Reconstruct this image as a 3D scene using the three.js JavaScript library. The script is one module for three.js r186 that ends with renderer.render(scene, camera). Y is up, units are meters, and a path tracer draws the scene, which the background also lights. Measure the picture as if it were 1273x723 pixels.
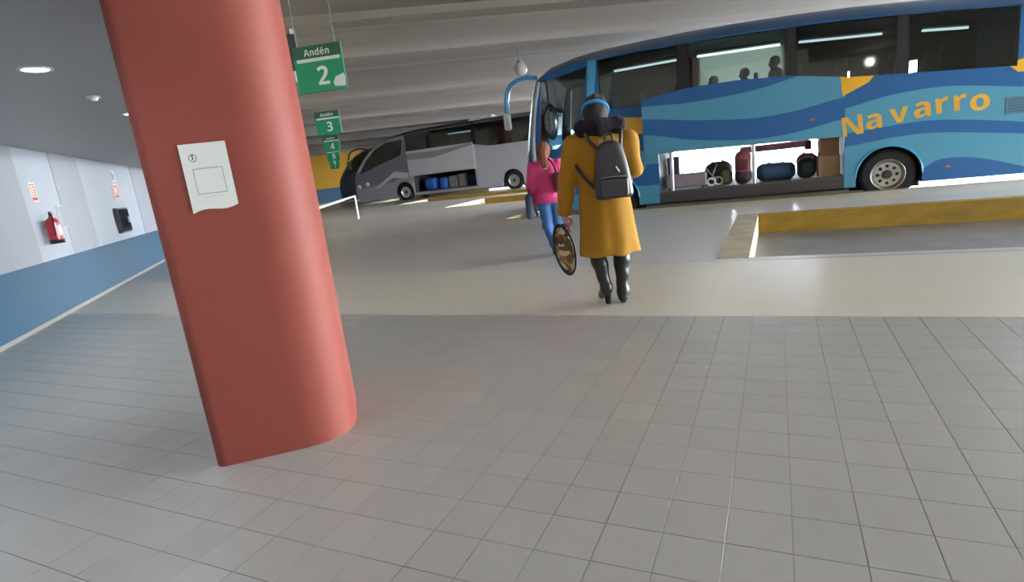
import * as THREE from 'three';
import { RoundedBoxGeometry } from 'three/addons/geometries/RoundedBoxGeometry.js';
import { mergeGeometries, mergeVertices, toCreasedNormals } from 'three/addons/utils/BufferGeometryUtils.js';
import { MarchingCubes } from 'three/addons/objects/MarchingCubes.js';
import { ImprovedNoise } from 'three/addons/math/ImprovedNoise.js';
import { RectAreaLightUniformsLib } from 'three/addons/lights/RectAreaLightUniformsLib.js';

// ------------------------------------------------------------------ camera, sky, exposure
RectAreaLightUniformsLib.init();
const RAD = Math.PI / 180;
const scene = new THREE.Scene();
const camera = new THREE.PerspectiveCamera(2 * Math.atan(361.5 / 700) / RAD, 1273 / 723, 0.05, 400);
camera.rotation.order = 'YXZ';
camera.rotation.set(-12.5 * RAD, 0, -7 * RAD);
camera.position.set(0, 1.25, 0);
scene.add(camera);
const renderer = new THREE.WebGLRenderer({ antialias: true });
renderer.toneMapping = THREE.LinearToneMapping;
renderer.toneMappingExposure = 1.12;
renderer.shadowMap.enabled = true;
scene.background = new THREE.Color().setRGB(0.86, 0.93, 1.0);   // even overcast
scene.backgroundIntensity = 62;

// ------------------------------------------------------------------ helpers
let seed = 7;
const rnd = () => { seed = (seed * 16807) % 2147483647; return seed / 2147483647; };
const noise = new ImprovedNoise();
const taken = {};
function numbered(n) { const k = taken[n] = (taken[n] ?? -1) + 1; return k ? n + '_' + String(k).padStart(3, '0') : n; }
const V3 = (x, y, z) => new THREE.Vector3(x, y, z);
const dir = (az) => V3(Math.sin(az * RAD), 0, -Math.cos(az * RAD));      // a compass bearing, 0 = straight ahead
const turnOf = (az) => (90 - az) * RAD;                                  // rotation.y that lays local +x on a bearing
const P = (x, f, y = 0) => V3(x, y, -f);                                 // metres right, metres ahead
function shade(m) { m.castShadow = true; m.receiveShadow = true; return m; }
function mesh(name, geo, mat, parent) { const m = shade(new THREE.Mesh(geo, mat)); m.name = name; if (parent) parent.add(m); return m; }
function part(name, geos, mat, parent, label) {
  const g = Array.isArray(geos) ? mergeGeometries(geos.map((q) => { const r = q.index ? q.toNonIndexed() : q.clone(); for (const k of Object.keys(r.attributes)) if (!['position', 'normal', 'uv'].includes(k)) r.deleteAttribute(k); return r; })) : geos;
  const m = mesh(name, g, mat, parent);
  if (label) m.userData.label = label;
  return m;
}
function tag(o, label, category, group, kind) {
  o.userData.label = label; o.userData.category = category;
  if (group) o.userData.group = group;
  if (kind) o.userData.kind = kind;
  return o;
}
function thing(name, label, category, pos, turn = 0, group, kind) {
  const g = new THREE.Group(); g.name = numbered(name); g.position.copy(pos); g.rotation.y = turn; scene.add(g);
  return tag(g, label, category, group, kind);
}
const box = (w, h, d, x = 0, y = 0, z = 0) => new THREE.BoxGeometry(w, h, d).translate(x, y, z);
const rbox = (w, h, d, r, x = 0, y = 0, z = 0, s = 2) => new RoundedBoxGeometry(w, h, d, s, r).translate(x, y, z);
const cyl = (r0, r1, h, x = 0, y = 0, z = 0, n = 20) => new THREE.CylinderGeometry(r0, r1, h, n).translate(x, y, z);
function tube(pts, r, n = 8, seg = 20) { return new THREE.TubeGeometry(new THREE.CatmullRomCurve3(pts.map((p) => V3(...p))), seg, r, n, false); }
function lerpTable(t, x) {
  if (x <= t[0][0]) return t[0][1];
  for (let i = 1; i < t.length; i++) if (x <= t[i][0]) { const a = t[i - 1], b = t[i], k = (x - a[0]) / (b[0] - a[0]); return a[1] + (b[1] - a[1]) * k; }
  return t[t.length - 1][1];
}

// ------------------------------------------------------------------ materials
function noiseTexture(size, lo, hi, scales, s = 0) {
  const d = new Uint8Array(size * size * 4);
  for (let y = 0; y < size; y++) for (let x = 0; x < size; x++) {
    let v = 0, w = 0;
    for (const [f, a] of scales) {   // blended over the borders so that it repeats
      const n = (xx, yy) => noise.noise(xx / size * f, yy / size * f, s);
      const kx = x / size, ky = y / size;
      v += a * (n(x, y) * (1 - kx) * (1 - ky) + n(x - size, y) * kx * (1 - ky) + n(x, y - size) * (1 - kx) * ky + n(x - size, y - size) * kx * ky) * 1.6;
      w += a;
    }
    const c = Math.round(255 * Math.min(1, Math.max(0, lo + (hi - lo) * (0.5 + 0.5 * v / w))));
    d.set([c, c, c, 255], (y * size + x) * 4);
  }
  const t = new THREE.DataTexture(d, size, size);
  t.wrapS = t.wrapT = THREE.RepeatWrapping; t.magFilter = THREE.LinearFilter; t.minFilter = THREE.LinearMipmapLinearFilter; t.generateMipmaps = true; t.needsUpdate = true;
  return t;
}
const asColour = (t) => { const c = t.clone(); c.colorSpace = THREE.SRGBColorSpace; c.needsUpdate = true; return c; };
const rough = noiseTexture(256, 0.85, 1, [[6, 1], [24, 0.6]], 3.1);
const mottle = asColour(noiseTexture(512, 0.95, 1.0, [[5, 1], [18, 0.7], [70, 0.5]], 1.7));
const stains = asColour(noiseTexture(512, 0.62, 1.05, [[3, 1], [11, 0.8], [40, 0.4]], 9.3));
const cloth = noiseTexture(256, 0.3, 1, [[60, 1], [120, 1]], 5.5);
const rep = (t, x, y) => { const c = t.clone(); c.repeat.set(x, y); c.needsUpdate = true; return c; };
const std = (c, r = 0.6, o = {}) => new THREE.MeshStandardMaterial({ color: c, roughness: r, ...o });
const phys = (c, r, o = {}) => new THREE.MeshPhysicalMaterial({ color: c, roughness: r, ...o });
const M = {
  tileGrey: phys('#b2b0aa', 0.25, { map: rep(mottle, 0.15, 0.15), }),
  tileGreyB: phys('#b1afa9', 0.25, { map: rep(mottle, 0.15, 0.15), }),
  tileGreyC: phys('#b3b1ab', 0.25, { map: rep(mottle, 0.15, 0.15), }),
  bandGrey: phys('#cfccc5', 0.29, { specularIntensity: 0.6, map: rep(mottle, 0.3, 0.3) }),  // grey and beige bands lightened in colour to stand for brighter light down the hall
  bandBeige: phys('#ded6c5', 0.29, { specularIntensity: 0.6, map: rep(mottle, 0.3, 0.3) }),
  joint: std('#898783', 0.8),
  asphalt: std('#a5a4a2', 0.4, { map: rep(stains, 0.2, 0.2) }),
  apron: std('#8d8c88', 0.8, { map: rep(mottle, 0.1, 0.1) }),
  kerbYellow: std('#c39a2e', 0.6, { map: rep(stains, 0.35, 0.9) }),
  kerbPale: std('#dccfac', 0.6, { map: rep(stains, 0.5, 0.5) }),
  concrete: std('#b3aaa3', 0.85, { map: rep(stains, 0.16, 0.22) }),
  concreteLight: std('#b5aea0', 0.85, { map: rep(mottle, 0.2, 0.2) }),
  soffit: std('#a6a6a7', 0.42, { map: rep(mottle, 0.2, 0.2) }),
  wallWhite: std('#a5a9b0', 0.6, { map: rep(mottle, 0.25, 0.25) }),
  wallGrey: std('#96989d', 0.6, { map: rep(mottle, 0.25, 0.25) }),
  wallBlue: std('#3b5a71', 0.45, { map: rep(mottle, 0.4, 0.4) }),
  skirting: std('#8f8c87', 0.5),
  red: phys('#874237', 0.6, { specularIntensity: 0.6, map: rep(mottle, 0.4, 0.3) }),
  white: std('#e8e8e4', 0.5), black: std('#17171a', 0.5), dark: std('#2b2c30', 0.6), grey: std('#85878a', 0.5), rubber: std('#1d1d1e', 0.85),
  steel: std('#c6c9cc', 0.28, { metalness: 0.9 }), alu: std('#b9bcbe', 0.4, { metalness: 0.7 }),
  yellowWall: std('#b0841c', 0.7), navy: std('#1d2a44', 0.6),
};

// ------------------------------------------------------------------ the plan
// Bays lie on bearing 116 (u along the bus, n across the bays); the concourse and its columns on bearing -15.5.
const BAY = 116, U = dir(BAY), N = dir(BAY - 90);
const un = (u, n, y = 0) => U.clone().multiplyScalar(u).addScaledVector(N, n).setY(y);
const ROW = dir(-17.7), SIGNROW = dir(-15.5), ROWSTEP = 7.24;
const WALLAZ = -20, WALL0 = P(-6.3, 8.24);
const PITS = [   // near edge, far edge, head end, road level
  [6.35, 9.95, -0.3, -0.3], [12.3, 16.0, -6.0, -0.3], [18.4, 21.8, -11.4, -0.3], [23.6, 26.4, -17.3, -0.3], [27.7, 31.6, -22.9, -0.12], [34.2, 38.2, -29.5, -0.12]];
const tailOf = (k) => PITS[Math.min(k, PITS.length - 1)][2] + 13.4;   // each finger ends where its bay meets the lane

// shape drawn in (u, n), laid flat with its top at height y
function flat(pts, depth, top) {
  const s = new THREE.Shape(pts.map(([u, n]) => new THREE.Vector2(u, n)));
  const g = new THREE.ExtrudeGeometry(s, { depth, bevelEnabled: false });
  // (u, n, d) -> u*U + n*N + up
  const m = new THREE.Matrix4().makeBasis(U, N, V3(0, 1, 0)); m.setPosition(0, top - depth, 0);
  g.applyMatrix4(m);
  return g;
}

// ------------------------------------------------------------------ floor
const floor = tag(new THREE.Group(), 'polished grey tiled platform floor with paler bands and bus bays cut into it', 'floor', null, 'structure');
floor.name = 'floor'; scene.add(floor);
{
  const T0 = tailOf(0), out = [[-75, -16], [T0, -16]];
  PITS.forEach(([a, b, u0], k) => out.push([tailOf(k), a], [u0, a], [u0, b], [tailOf(k + 1), b]));
  out.push([tailOf(5), 41], [-75, 41]);
  // a finger's near corner keeps the reach of the bay before it
  part('slab', flat(out, 0.5, -0.006), M.joint, floor);
  // bands of tile too far off to show joints; n limits, pale or grey
  const strip = (n0, n1, u0, u1, mat) => part('floor_band', flat([[u0, n0], [u1, n0], [u1, n1], [u0, n1]], 0.006, 0), mat, floor);
  strip(4.197, 6.2, -75, T0, M.bandBeige);
  strip(6.2, 6.35, -75, T0, M.bandGrey);
  const bands = [[9.95, 10.9, 12.3], [16, 18.4, 18.4], [21.8, 23.6, 23.6], [26.4, 26.4, 27.7], [31.6, 31.6, 34.2], [38.2, 38.2, 41]];
  PITS.forEach(([a, b, u0], k) => {
    strip(a, b, -75, u0 - 0.02, k === 4 ? M.bandBeige : M.bandGrey);
    const [p, q, r] = bands[k], t = tailOf(k + 1);
    if (q > p) strip(p, q, -75, t, k ? M.bandBeige : M.bandGrey);
    if (r > q) strip(q, r, -75, t, k ? M.bandGrey : M.bandBeige);
  });
  strip(-16, 0.0, -75, T0, M.bandGrey);
  // near tiles, one by one
  const S = 0.195, gap = 0.003;
  const tileShape = (ou, ov) => {
    const a = (S - gap) / 2, b = a - 0.0002, h = 0.006, c = 0.0002;
    const g = new THREE.BufferGeometry();
    const ring = (r, y) => [[-r, y, -r], [r, y, -r], [r, y, r], [-r, y, r]];
    const v = [...ring(a, -h), ...ring(a, -c), ...ring(b, 0)];
    const idx = [8, 10, 9, 8, 11, 10];
    for (const o of [0, 4]) for (let i = 0; i < 4; i++) { const j = (i + 1) % 4; idx.push(o + i, o + 4 + i, o + j, o + j, o + 4 + i, o + 4 + j); }
    g.setAttribute('position', new THREE.Float32BufferAttribute(v.flat(), 3));
    g.setAttribute('uv', new THREE.Float32BufferAttribute(v.flatMap((p) => [p[0] + ou, p[2] + ov]), 2));
    g.setIndex(idx);
    const n = g.toNonIndexed(); n.computeVertexNormals(); return n;
  };
  const tileGeos = Array.from({ length: 24 }, () => tileShape(rnd() * 7, rnd() * 7));
  const cells = [];
  for (let i = 0; i < 22; i++) for (let j = -46; j < 28; j++) {
    const n = 0.1 + (i + 0.5) * S, u = 0.028 + (j + 0.5) * S;
    if (n + S / 2 > 4.2) continue;
    const p = un(u, n), ahead = -p.z, right = p.x;
    const seen = ahead > 1.2 && Math.abs(right) < ahead * 1.05 + 0.2 && (right > -1.75 || ahead > 0.6);
    cells.push([seen ? ahead : ahead + 50, p]);
  }
  cells.sort((a, b) => a[0] - b[0]);
  const mats = [M.tileGrey, M.tileGreyB, M.tileGreyC];
  const rest = [];
  cells.forEach(([, p], k) => {
    if (k < 300) { const t = mesh('tile', tileGeos[k % 24], mats[Math.floor(rnd() * 3)], floor); t.position.copy(p); t.rotation.y = turnOf(BAY); }
    else rest.push(tileGeos[(k * 7) % 24].clone().applyMatrix4(new THREE.Matrix4().makeRotationY(turnOf(BAY)).setPosition(p)));
  });
  const r = part('tile_field', mergeGeometries(rest), M.tileGrey, floor); r.userData.kind = 'stuff';
  strip(0.0, 0.1, -75, T0, M.bandGrey);
  strip(0.1, 4.197, -75, 0.028 - 46 * S, M.bandGrey); strip(0.1, 4.197, 0.028 + 28 * S, T0, M.bandGrey);
  // kerbs: yellow face across each bay, pale stone at its head
  PITS.forEach(([a, b, u0, y], k) => {
    const t = tailOf(k + 1), t1 = tailOf(k);
    part('kerb', flat([[u0 + 0.02, b - 0.05], [t, b - 0.05], [t, b + 0.14], [u0 + 0.02, b + 0.14]], 0.004 - y, 0.004), M.kerbYellow, floor, 'yellow painted kerb along the bay');
    part('kerb_head', flat([[u0 - 0.3, a + 0.02], [u0 + 0.02, a + 0.02], [u0 + 0.02, b + 0.12], [u0 - 0.3, b + 0.12]], 0.004 - y, 0.004), M.kerbPale, floor, 'pale worn kerb at the head of the bay');
    part('kerb_edge', flat([[u0 + 0.02, a - 0.12], [t1, a - 0.12], [t1, a + 0.02], [u0 + 0.02, a + 0.02]], 0.003 - y, 0.003), k ? M.kerbYellow : M.bandGrey, floor);
  });
}
{
  const r = tag(new THREE.Group(), 'grey road surface of the bus bays and exit lane', 'road', null, 'structure'); r.name = 'road'; scene.add(r);
  PITS.forEach(([a, b, u0, y], k) => part('bay_road', flat([[u0, a], [tailOf(k), a], [tailOf(k), b], [u0, b]], 0.15, y), M.asphalt, r));
  part('lane', flat([[-75, -40], [26, -40], [26, 80], [-75, 80]], 0.15, -0.305), M.asphalt, r);
  part('apron', flat([[-160, -160], [160, -160], [160, 160], [-160, 160]], 0.15, -0.33), M.apron, r);
}

// ------------------------------------------------------------------ hall ceiling
{
  const c = tag(new THREE.Group(), 'stained concrete hall ceiling with deep cross beams', 'ceiling', null, 'structure'); c.name = 'ceiling'; scene.add(c);
  // local frame: x on bearing 82 along the beams, z back along the row
  c.position.copy(P(0, 0)); c.rotation.y = turnOf(82);
  part('slab', box(49, 0.4, 82, 1.5, 4.98, -24), M.concrete, c);
  for (let k = -2; k < 9; k++) {
    const z = -(13.75 + (k - 1) * 6.1 + 0.75);
    const b = part('beam', box(49, 0.8, 1.5, 1.5, 4.4, z), M.concrete, c);
    if (k === 1) part('corbel', box(49, 0.16, 0.6, 0, 0, 0).translate(1.5, 4.7, z + 1.05), M.concreteLight, b);
  }
}

// ------------------------------------------------------------------ left corridor: wall, soffit, columns
const wallTurn = turnOf(WALLAZ);      // local +x runs away along the wall, local +z faces the hall
{
  const w = tag(new THREE.Group(), 'long white corridor wall with a blue painted dado', 'wall', null, 'structure'); w.name = 'wall_left'; scene.add(w);
  w.position.copy(WALL0); w.rotation.y = wallTurn;
  part('plaster', box(74, 4.9, 0.3, 21, 2.45, -0.15), M.wallWhite, w);
  part('dado', box(74, 0.75, 0.012, 21, 0.375, 0.006), M.wallBlue, w, 'blue painted lower wall');
  for (const [a, b] of [[-2.6, -0.95], [0.25, 1.42], [4.75, 6.5], [9.8, 11.4], [14.9, 16.6], [20, 21.7], [25, 26.7]]) part('pilaster', box(b - a, 1.49, 0.006, (a + b) / 2, 1.495, 0.003), M.wallGrey, w, 'flush grey pilaster');
  const s = tag(part('baseboard_left', box(74, 0.05, 0.02, 21, 0.025, 0.022), M.skirting, scene), 'pale tile skirting under the blue dado', 'baseboard', null, 'structure');
  s.position.copy(WALL0); s.rotation.y = wallTurn;
}
const COL0 = P(-1.3, 2.98);
const COLTURN = turnOf(75.5);         // local x along the column's face, local -z away
{
  // soffit: from the wall to the column line
  const a = WALL0.clone().addScaledVector(dir(WALLAZ), -16), b = WALL0.clone().addScaledVector(dir(WALLAZ), 58);
  const e = COL0.clone().addScaledVector(dir(-105.5), 0.30);
  const c0 = e.clone().addScaledVector(dir(WALLAZ), -18), c1 = e.clone().addScaledVector(dir(WALLAZ), 60);
  const sh = new THREE.Shape([a, c0, c1, b].map((p) => new THREE.Vector2(p.x, -p.z)));
  const g = new THREE.ExtrudeGeometry(sh, { depth: 0.12, bevelEnabled: false }).rotateX(-Math.PI / 2).translate(0, 2.22, 0);
  const s = tag(mesh('ceiling_corridor', g, M.soffit, scene), 'smooth low grey soffit over the corridor', 'ceiling', null, 'structure');
  const len = c0.distanceTo(c1);
  const f = tag(part('trim_fascia', box(len, 2.5, 0.1, len / 2, 0, 0.0), M.concreteLight, scene), 'concrete fascia above the edge of the corridor soffit', 'fascia', null, 'structure');
  f.position.copy(c0).setY(3.59); f.rotation.y = turnOf(WALLAZ);
}
function columnGeo(h) {
  const s = new THREE.Shape(), w = 0.335, d = 0.4, r = 0.06, R = 0.27;
  s.moveTo(-w + r, -d); s.lineTo(w - R, -d); s.quadraticCurveTo(w, -d, w, -d + R); s.lineTo(w, d - R); s.quadraticCurveTo(w, d, w - R, d);
  s.lineTo(-w + r, d); s.quadraticCurveTo(-w, d, -w, d - r); s.lineTo(-w, -d + r); s.quadraticCurveTo(-w, -d, -w + r, -d);
  return toCreasedNormals(new THREE.ExtrudeGeometry(s, { depth: h, bevelEnabled: false, curveSegments: 20 }).rotateX(-Math.PI / 2), 0.6);
}
const colGeo = columnGeo(4.6);
const colLabels = ['near red painted column with a rounded edge and a paper notice', 'second red column, mostly hidden behind the near one', 'third red column along the concourse', 'fourth red column along the concourse'];
for (let k = 0; k < 4; k++) {
  const c = tag(mesh(numbered('column'), colGeo, M.red, scene), colLabels[k], 'column', 'red concourse columns', 'structure');
  c.position.copy(COL0).addScaledVector(ROW, k * ROWSTEP); c.rotation.y = COLTURN;
}
// ------------------------------------------------------------------ unseen wall added behind the camera to cut skylight from that end
{
  const w = tag(new THREE.Group(), 'plain concrete wall added behind the camera to cut light from the open end', 'wall', null, 'structure'); w.name = 'wall_added'; scene.add(w);
  w.position.copy(dir(WALLAZ)).multiplyScalar(-9); w.rotation.y = turnOf(WALLAZ + 90);
  part('plaster', box(24, 5, 0.3, 3, 2.4, 0.15), M.concreteLight, w);
}
// ------------------------------------------------------------------ far end wall
{
  const w = tag(new THREE.Group(), 'far end wall painted yellow above a blue base', 'wall', null, 'structure'); w.name = 'wall_far'; scene.add(w);
  w.position.copy(ROW).multiplyScalar(52); w.rotation.y = turnOf(74.5);
  part('plaster', box(34, 5, 0.3, 6, 2.4, -0.15), M.yellowWall, w);
  part('dado', box(34, 1.2, 0.02, 6, 0.6, 0.012), M.wallBlue, w, 'blue painted base');
  part('doorway', box(2.6, 3.2, 0.03, 5.4, 1.6, 0.02), M.dark, w, 'dark doorway');
}
// ------------------------------------------------------------------ corridor downlights
const glow = (c, k) => new THREE.MeshStandardMaterial({ color: '#ffffff', emissive: c, emissiveIntensity: k });
{
  const disc = glow('#f4f8ff', 6);
  const spots = [[-1.95, 1.95, 'lit round downlight in the soffit, out over the camera side'], [-2.89, 3.95, 'large lit round downlight in the grey corridor soffit'], [-3.62, 6.1, 'smaller lit round downlight farther along the corridor soffit'], [-4.4, 9.0, 'third lit downlight, hidden behind the near column']];
  for (const [x, f, label] of spots) {
    const d = thing('downlight', label, 'downlight', P(x, f, 2.22), 0, 'corridor downlights');
    part('ring', new THREE.LatheGeometry([[0.075, 0], [0.078, -0.008], [0.098, -0.006], [0.1, 0]].map((p) => new THREE.Vector2(...p)), 32), M.white, d);
    part('diffuser', cyl(0.075, 0.075, 0.004, 0, -0.003, 0, 32), disc, d);
    const l = new THREE.SpotLight('#eef4ff', 3.5, 0, 1.25, 0.7, 2); l.position.set(0, -0.03, 0); l.target.position.set(0, -2, 0); l.castShadow = true; l.shadow.radius = 4; l.name = 'lamp_light';
    d.add(l, l.target);
  }
  const s = thing('smoke_detector', 'small white smoke detector between the soffit downlights', 'detector', P(-3.26, 5.01, 2.22));
  part('base', cyl(0.05, 0.055, 0.015, 0, -0.0075, 0), M.white, s); part('cap', cyl(0.04, 0.02, 0.025, 0, -0.027, 0), M.white, s);
}
// hall globes on stems below the beams
function globe(label, pos, lit) {
  const g = thing('globe_lamp', label, 'lamp', pos, 0, 'round globe lamps under the beams');
  part('globe', new THREE.SphereGeometry(0.16, 28, 18), lit ? glow('#fff8ec', 5) : phys('#cfc8c2', 0.2), g);
  part('collar', cyl(0.06, 0.07, 0.06, 0, 0.17, 0), M.grey, g);
  part('stem', cyl(0.012, 0.012, 4.0 - pos.y - 0.19, 0, 0.19 + (4.0 - pos.y - 0.19) / 2, 0, 10), M.grey, g);
  if (lit) { const l = new THREE.PointLight('#fff6e8', 6, 0, 2); l.position.set(0, 0, 0); l.castShadow = true; l.shadow.radius = 8; l.name = 'lamp_light'; g.add(l); }
}
globe('unlit round white globe lamp hanging beside the blue coach front', P(0.85, 14.3, 3.45), false);
globe('lit round globe lamp hanging over the platform behind the walkers', P(3.2, -2.2, 3.5), true);

// ------------------------------------------------------------------ printed faces
function printed(w, h, draw, px = 512) {
  const c = document.createElement('canvas'); c.width = px; c.height = Math.round(px * h / w);
  const g = c.getContext('2d'); draw(g, c.width, c.height);
  const t = new THREE.CanvasTexture(c); t.colorSpace = THREE.SRGBColorSpace; t.magFilter = THREE.LinearFilter;
  return std('#ffffff', 0.5, { map: t });
}
// face: a plane just proud of a board
const face = (w, h, z) => new THREE.PlaneGeometry(w, h).translate(0, 0, z);

// ------------------------------------------------------------------ bay signs
{
  const green = std('#1f6b4d', 0.5), W = 0.64, H = 0.56;
  const words = ['2', '3', '4', '5', '6', '7'];
  words.forEach((n, i) => {
    const p = P(-2.06, 7.6).addScaledVector(SIGNROW, i * ROWSTEP);
    const s = thing('bay_sign', ['large green hanging bay sign reading Andén 2', 'green hanging sign reading Andén 3, below the large one', 'hanging sign with the number 4 under sign 3', 'small hanging sign with the number 5', 'tiny hanging sign with the number 6', 'tiniest hanging sign, number 7, lowest of the column of signs'][i], 'sign', p.setY(2.72 + (i ? 0.08 : 0)), turnOf(97), 'hanging bay signs');
    part('board', rbox(W, H, 0.04, 0.012), green, s);
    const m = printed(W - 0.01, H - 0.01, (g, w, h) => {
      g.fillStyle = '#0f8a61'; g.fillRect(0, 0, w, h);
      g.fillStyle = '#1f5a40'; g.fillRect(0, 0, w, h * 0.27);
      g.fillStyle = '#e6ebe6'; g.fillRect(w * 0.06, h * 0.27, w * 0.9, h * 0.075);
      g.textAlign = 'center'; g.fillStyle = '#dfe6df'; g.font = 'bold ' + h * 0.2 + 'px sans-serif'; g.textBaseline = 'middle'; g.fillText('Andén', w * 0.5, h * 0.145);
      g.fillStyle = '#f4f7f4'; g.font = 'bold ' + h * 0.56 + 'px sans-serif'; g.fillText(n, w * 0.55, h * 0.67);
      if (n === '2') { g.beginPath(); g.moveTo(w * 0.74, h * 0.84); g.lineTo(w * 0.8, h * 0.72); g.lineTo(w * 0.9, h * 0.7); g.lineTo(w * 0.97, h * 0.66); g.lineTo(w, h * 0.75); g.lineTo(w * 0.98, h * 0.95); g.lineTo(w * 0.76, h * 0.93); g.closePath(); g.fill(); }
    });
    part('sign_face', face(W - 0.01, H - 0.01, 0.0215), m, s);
    for (const x of [-0.25, 0.25]) part('hanger', cyl(0.006, 0.006, 1.9, x, H / 2 + 0.95, 0, 8), M.grey, s);
  });
}
// ------------------------------------------------------------------ notice on the near column
{
  const p = V3(0, 0, 0), q = thing('paper_notice', 'white paper notice taped to the near red column', 'notice', p, COLTURN);
  const loc = new THREE.Matrix4().makeRotationY(COLTURN).setPosition(COL0);
  q.position.copy(V3(-0.07, 1.355, 0.4045).applyMatrix4(loc));
  q.rotation.z = 0.0;
  const g = new THREE.PlaneGeometry(0.19, 0.3, 8, 12), a = g.attributes.position;
  for (let i = 0; i < a.count; i++) { const x = a.getX(i), y = a.getY(i); a.setZ(i, 0.002 + 0.006 * Math.max(0, -y - 0.11) * 10 * Math.abs(Math.sin(x * 20))); if (y < -0.149) a.setY(i, y + 0.014 * (x + 0.095) / 0.19 * 2 - 0.01 * Math.sin(x * 30)); }
  g.computeVertexNormals();
  const m = printed(0.19, 0.3, (c, w, h) => {
    c.fillStyle = '#d6d8d2'; c.fillRect(0, 0, w, h); c.strokeStyle = '#9da3a0'; c.lineWidth = w * 0.022;
    c.strokeRect(w * 0.2, h * 0.36, w * 0.62, h * 0.36);
    c.strokeStyle = '#7f8784'; c.beginPath(); c.arc(w * 0.25, h * 0.2, w * 0.08, 0, 7); c.stroke(); c.fillStyle = '#4c5452'; c.fillRect(w * 0.235, h * 0.155, w * 0.03, h * 0.07);
    c.fillStyle = '#c2c7c3'; for (const y of [0.34, 0.76]) c.fillRect(w * 0.3, h * y, w * 0.45, h * 0.012);
  });
  m.side = THREE.DoubleSide;
  part('sheet', g, m, q);
}
// box loudspeaker on the side of the near column
{
  const q = thing('loudspeaker', 'dark loudspeaker with white bracket high on the second column', 'speaker', COL0.clone().addScaledVector(ROW, ROWSTEP - 0.2).addScaledVector(dir(74.5), 0.42).setY(3.42), COLTURN);
  part('cabinet', rbox(0.16, 0.55, 0.2, 0.03), M.dark, q); part('bracket', box(0.05, 0.6, 0.05, 0.02, 0.1, -0.14), M.white, q); part('foot', rbox(0.16, 0.16, 0.18, 0.03, 0.02, -0.36, 0), M.white, q);
}
// ------------------------------------------------------------------ things on the corridor wall
const onWall = (along, h, off = 0) => WALL0.clone().addScaledVector(dir(WALLAZ), along).addScaledVector(dir(WALLAZ + 90), off).setY(h);
{
  const e = thing('fire_extinguisher', 'red fire extinguisher with black base hung on the white wall', 'extinguisher', onWall(-0.66, 0.96, 0.125), wallTurn);
  const red = phys('#b3202c', 0.3);
  part('cylinder', new THREE.LatheGeometry([[0, 0.03], [0.075, 0.03], [0.08, 0.05], [0.08, 0.27], [0.065, 0.315], [0.03, 0.34], [0.022, 0.36], [0, 0.36]].map((p) => new THREE.Vector2(...p)), 24), red, e);
  part('boot', new THREE.LatheGeometry([[0, 0], [0.082, 0], [0.085, 0.05], [0.08, 0.055]].map((p) => new THREE.Vector2(...p)), 24), M.black, e);
  part('valve', [cyl(0.014, 0.018, 0.05, 0, 0.385, 0, 12), box(0.09, 0.012, 0.02, 0.03, 0.415, 0), box(0.08, 0.01, 0.02, 0.03, 0.39, 0)], M.black, e);
  part('hose', tube([[-0.01, 0.39, 0.02], [-0.08, 0.36, 0.04], [-0.1, 0.22, 0.04], [-0.09, 0.1, 0.03]], 0.01), M.rubber, e);
  part('label_plate', new THREE.CylinderGeometry(0.081, 0.081, 0.13, 12, 1, true, -0.7, 1.4).translate(0, 0.17, 0), std('#d8c9c4', 0.6), e);
  part('bracket', box(0.04, 0.1, 0.03, 0, 0.26, -0.09), M.grey, e);
}
function plate(name, label, category, along, h, w, ht, draw, thick = 0.008) {
  const q = thing(name, label, category, onWall(along, h, 0.002 + thick / 2 + (along > 4.7 ? 0.02 : 0)), wallTurn);
  part('board', box(w, ht, thick), M.white, q);
  part('print', face(w - 0.006, ht - 0.006, thick / 2 + 0.001), printed(w, ht, draw, 128), q);
}
plate('extinguisher_sign', 'orange and white sign above the fire extinguisher', 'sign', -0.62, 1.655, 0.2, 0.25, (g, w, h) => { g.fillStyle = '#d9cfc6'; g.fillRect(0, 0, w, h); g.fillStyle = '#b98672'; g.fillRect(w * 0.12, h * 0.06, w * 0.76, h * 0.66); g.fillStyle = '#e6dcd2'; for (const y of [0.16, 0.3, 0.44, 0.58]) g.fillRect(w * 0.25, h * y, w * 0.45, h * 0.06); g.fillStyle = '#a8353a'; g.fillRect(w * 0.08, h * 0.78, w * 0.84, h * 0.17); });
plate('wall_cabinet', 'small plain grey box on the wall beside the extinguisher', 'box', 0.08, 1.305, 0.2, 0.31, (g, w, h) => { g.fillStyle = '#8d9395'; g.fillRect(0, 0, w, h); }, 0.03);
plate('wall_notice', 'small grey pictogram notice, topmost above the dark framed panel', 'notice', 3.33, 1.96, 0.26, 0.2, (g, w, h) => { g.fillStyle = '#c3c8d2'; g.fillRect(0, 0, w, h); g.fillStyle = '#6a6f7c'; g.fillRect(w * 0.15, h * 0.1, w * 0.35, h * 0.8); g.fillStyle = '#8a90a0'; g.fillRect(w * 0.58, h * 0.25, w * 0.25, h * 0.5); });
plate('hose_sign', 'orange square sign directly above the dark framed panel', 'sign', 3.26, 1.68, 0.42, 0.27, (g, w, h) => { g.fillStyle = '#d9b3a6'; g.fillRect(0, 0, w, h); g.fillStyle = '#b5806e'; g.fillRect(w * 0.1, h * 0.1, w * 0.8, h * 0.7); g.fillStyle = '#e2c4b8'; g.fillRect(w * 0.3, h * 0.25, w * 0.35, h * 0.4); g.fillStyle = '#a83c3c'; g.fillRect(w * 0.1, h * 0.84, w * 0.8, h * 0.12); });
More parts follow.
